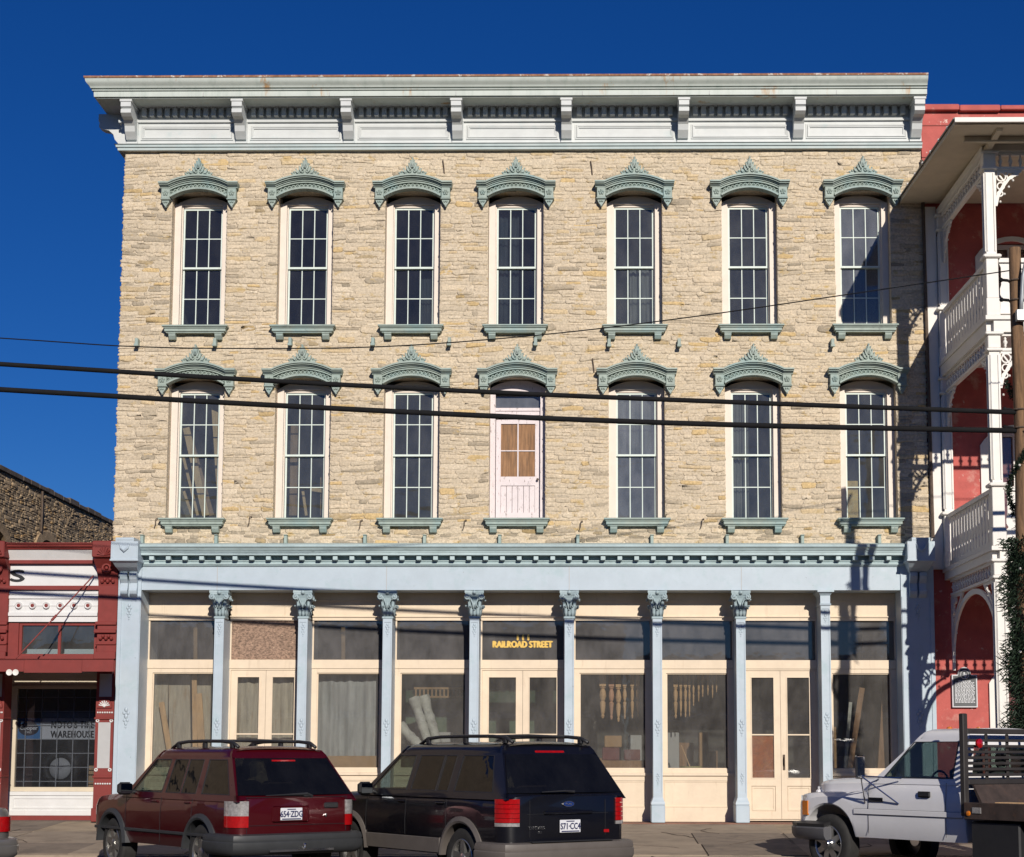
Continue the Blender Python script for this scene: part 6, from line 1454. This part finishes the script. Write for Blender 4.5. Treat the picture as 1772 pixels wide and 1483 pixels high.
# faded curtains behind some upper windows
m_curt = mat('faded_curtain', (.20, .18, .16), .9, var=.3, vs=4, stretch=(8, 8, .6))
for r_2, i, f0, f1, z0, z1, l in ((0, 3, -1, .1, 0, 1, 'faded curtain behind the left half of the middle third-floor window'), (0, 4, -.2, 1, 0, .55, 'faded half curtain low behind the fifth third-floor window'), (0, 2, .2, 1, .0, .45, 'faded curtain low at the right of the third third-floor window'), (1, 4, -1, 1, .5, 1, 'grey blind in the upper half of the fifth second-floor window'), (1, 5, -1, -.1, 0, 1, 'faded curtain at the left of the sixth second-floor window')):
    zs_, H_, xs_ = ROWS[r_2]; xa, xb = xs_[i]+f0*.37, xs_[i]+f1*.37; za, zb2 = zs_-H_+H_*.97*z0, zs_-H_+H_*.97*z1; b = MB()
    b.grid(lambda u, v: (xa+(xb-xa)*u/24, .52+.02*math.sin(u*1.3)+.008*math.sin(u*.5+v), za+(zb2-za)*v/4), 24, 4); o = b.build('curtain', m_curt, smooth=True); md = o.modifiers.new('t', 'SOLIDIFY'); md.thickness = .004; tag(o, l, 'curtain')
# upper floor windows
for i, (p, w_, m, l) in enumerate(((((356,892),(322,740)), .13, m_lumber, 'broad plank leaning left in the upper left window'), (((366,892),(331,765)), .10, m_lumber2, 'dark plank leaning beside the broad plank in the upper left window'), (((383,892),(371,700)), .12, m_lumber, 'tall plank leaning at the right of the upper left window'), (((332,892),(318,850)), .05, m_lumber, 'short yellow batten at the foot of the upper left window'), (((342,892),(317,790)), .05, m_lumber, 'thin batten leaning at the left of the upper left window'))):
    board(p, w_, m, l, .55+.05*i, group=gB)
for i, (p, w_, m, l) in enumerate(((((508,892),(511,735)), .17, m_lumber2, 'wide upright brown post in the second upper window'), (((530,892),(524,850)), .05, m_lumber, 'short slanting stick in the second upper window'), (((562,850),(536,846)), .07, m_lumber, 'horizontal brown rail in the second upper window'), (((556,892),(556,826)), .04, m_lumber2, 'thin upright leg in the second upper window'))):
    board(p, w_, m, l, .58+.04*i, lean=.03)
board(((1474,898),(1474,832)), .25, mat('orange_plywood', (.75, .44, .13), .75, var=.35, vs=6, dirt=((.75, .55, .28), .5, .7, 8)), 'orange stained plywood in the bottom left pane of the rightmost upper window', .42, lean=.0)
board(((1273,780),(1270,705)), .07, m_lumber, 'slim timber behind the left panes of the sixth upper window', .60, lean=.02)

# ================================================================== STREET BEHIND THE CAMERA (seen only in reflections)
m_br = [mat('brown_brick', (.16, .08, .055), .9, var=.3, vs=10), mat('buff_brick', (.24, .19, .13), .9, var=.3, vs=10)]
for i, (x0, x1, h, l) in enumerate(((-62, -24, 6.5, 'long brown brick shop row across the street to the left'), (-23.5, 2, 7.5, 'buff brick shop building across the street'), (2.5, 30, 6.0, 'brown brick shop building across the street to the right'), (30.5, 70, 7.0, 'buff brick warehouse across the street at the far right'))):
    r = thing('brick_shop', l, 'building', ((x0+x1)/2, -54, 0)); b = MB(); b.box(x0, x1, -64, -50, -.45, h); b.box(x0, x1, -50, -49.7, h-.5, h+.1); b.build('wall', m_br[i % 2], r)
    x = x0+1
    while x < x1-3:
        b = MB(); b.box(x, x+2.4, -49.99, -49.9, .3, 2.9); b.build('window', g_mid, r); b = MB(); b.box(x-.1, x+2.5, -49.985, -49.85, 2.95, 3.25); b.build('lintel', m_wgrey, r); x += 3.4

for x0, x1, l in ((-95, -80, 'unseen brown brick block added far left to darken reflections'), (80, 95, 'unseen buff brick block added far right to darken reflections')):  # unseen blocks added to hide the bright horizon from the car paint
    r = thing('reflection_block', l, 'building', ((x0+x1)/2, -20, 0)); b = MB(); b.box(x0, x1, -70, 40, -.45, 10); b.build('wall', m_br[0 if x0 < 0 else 1], r)
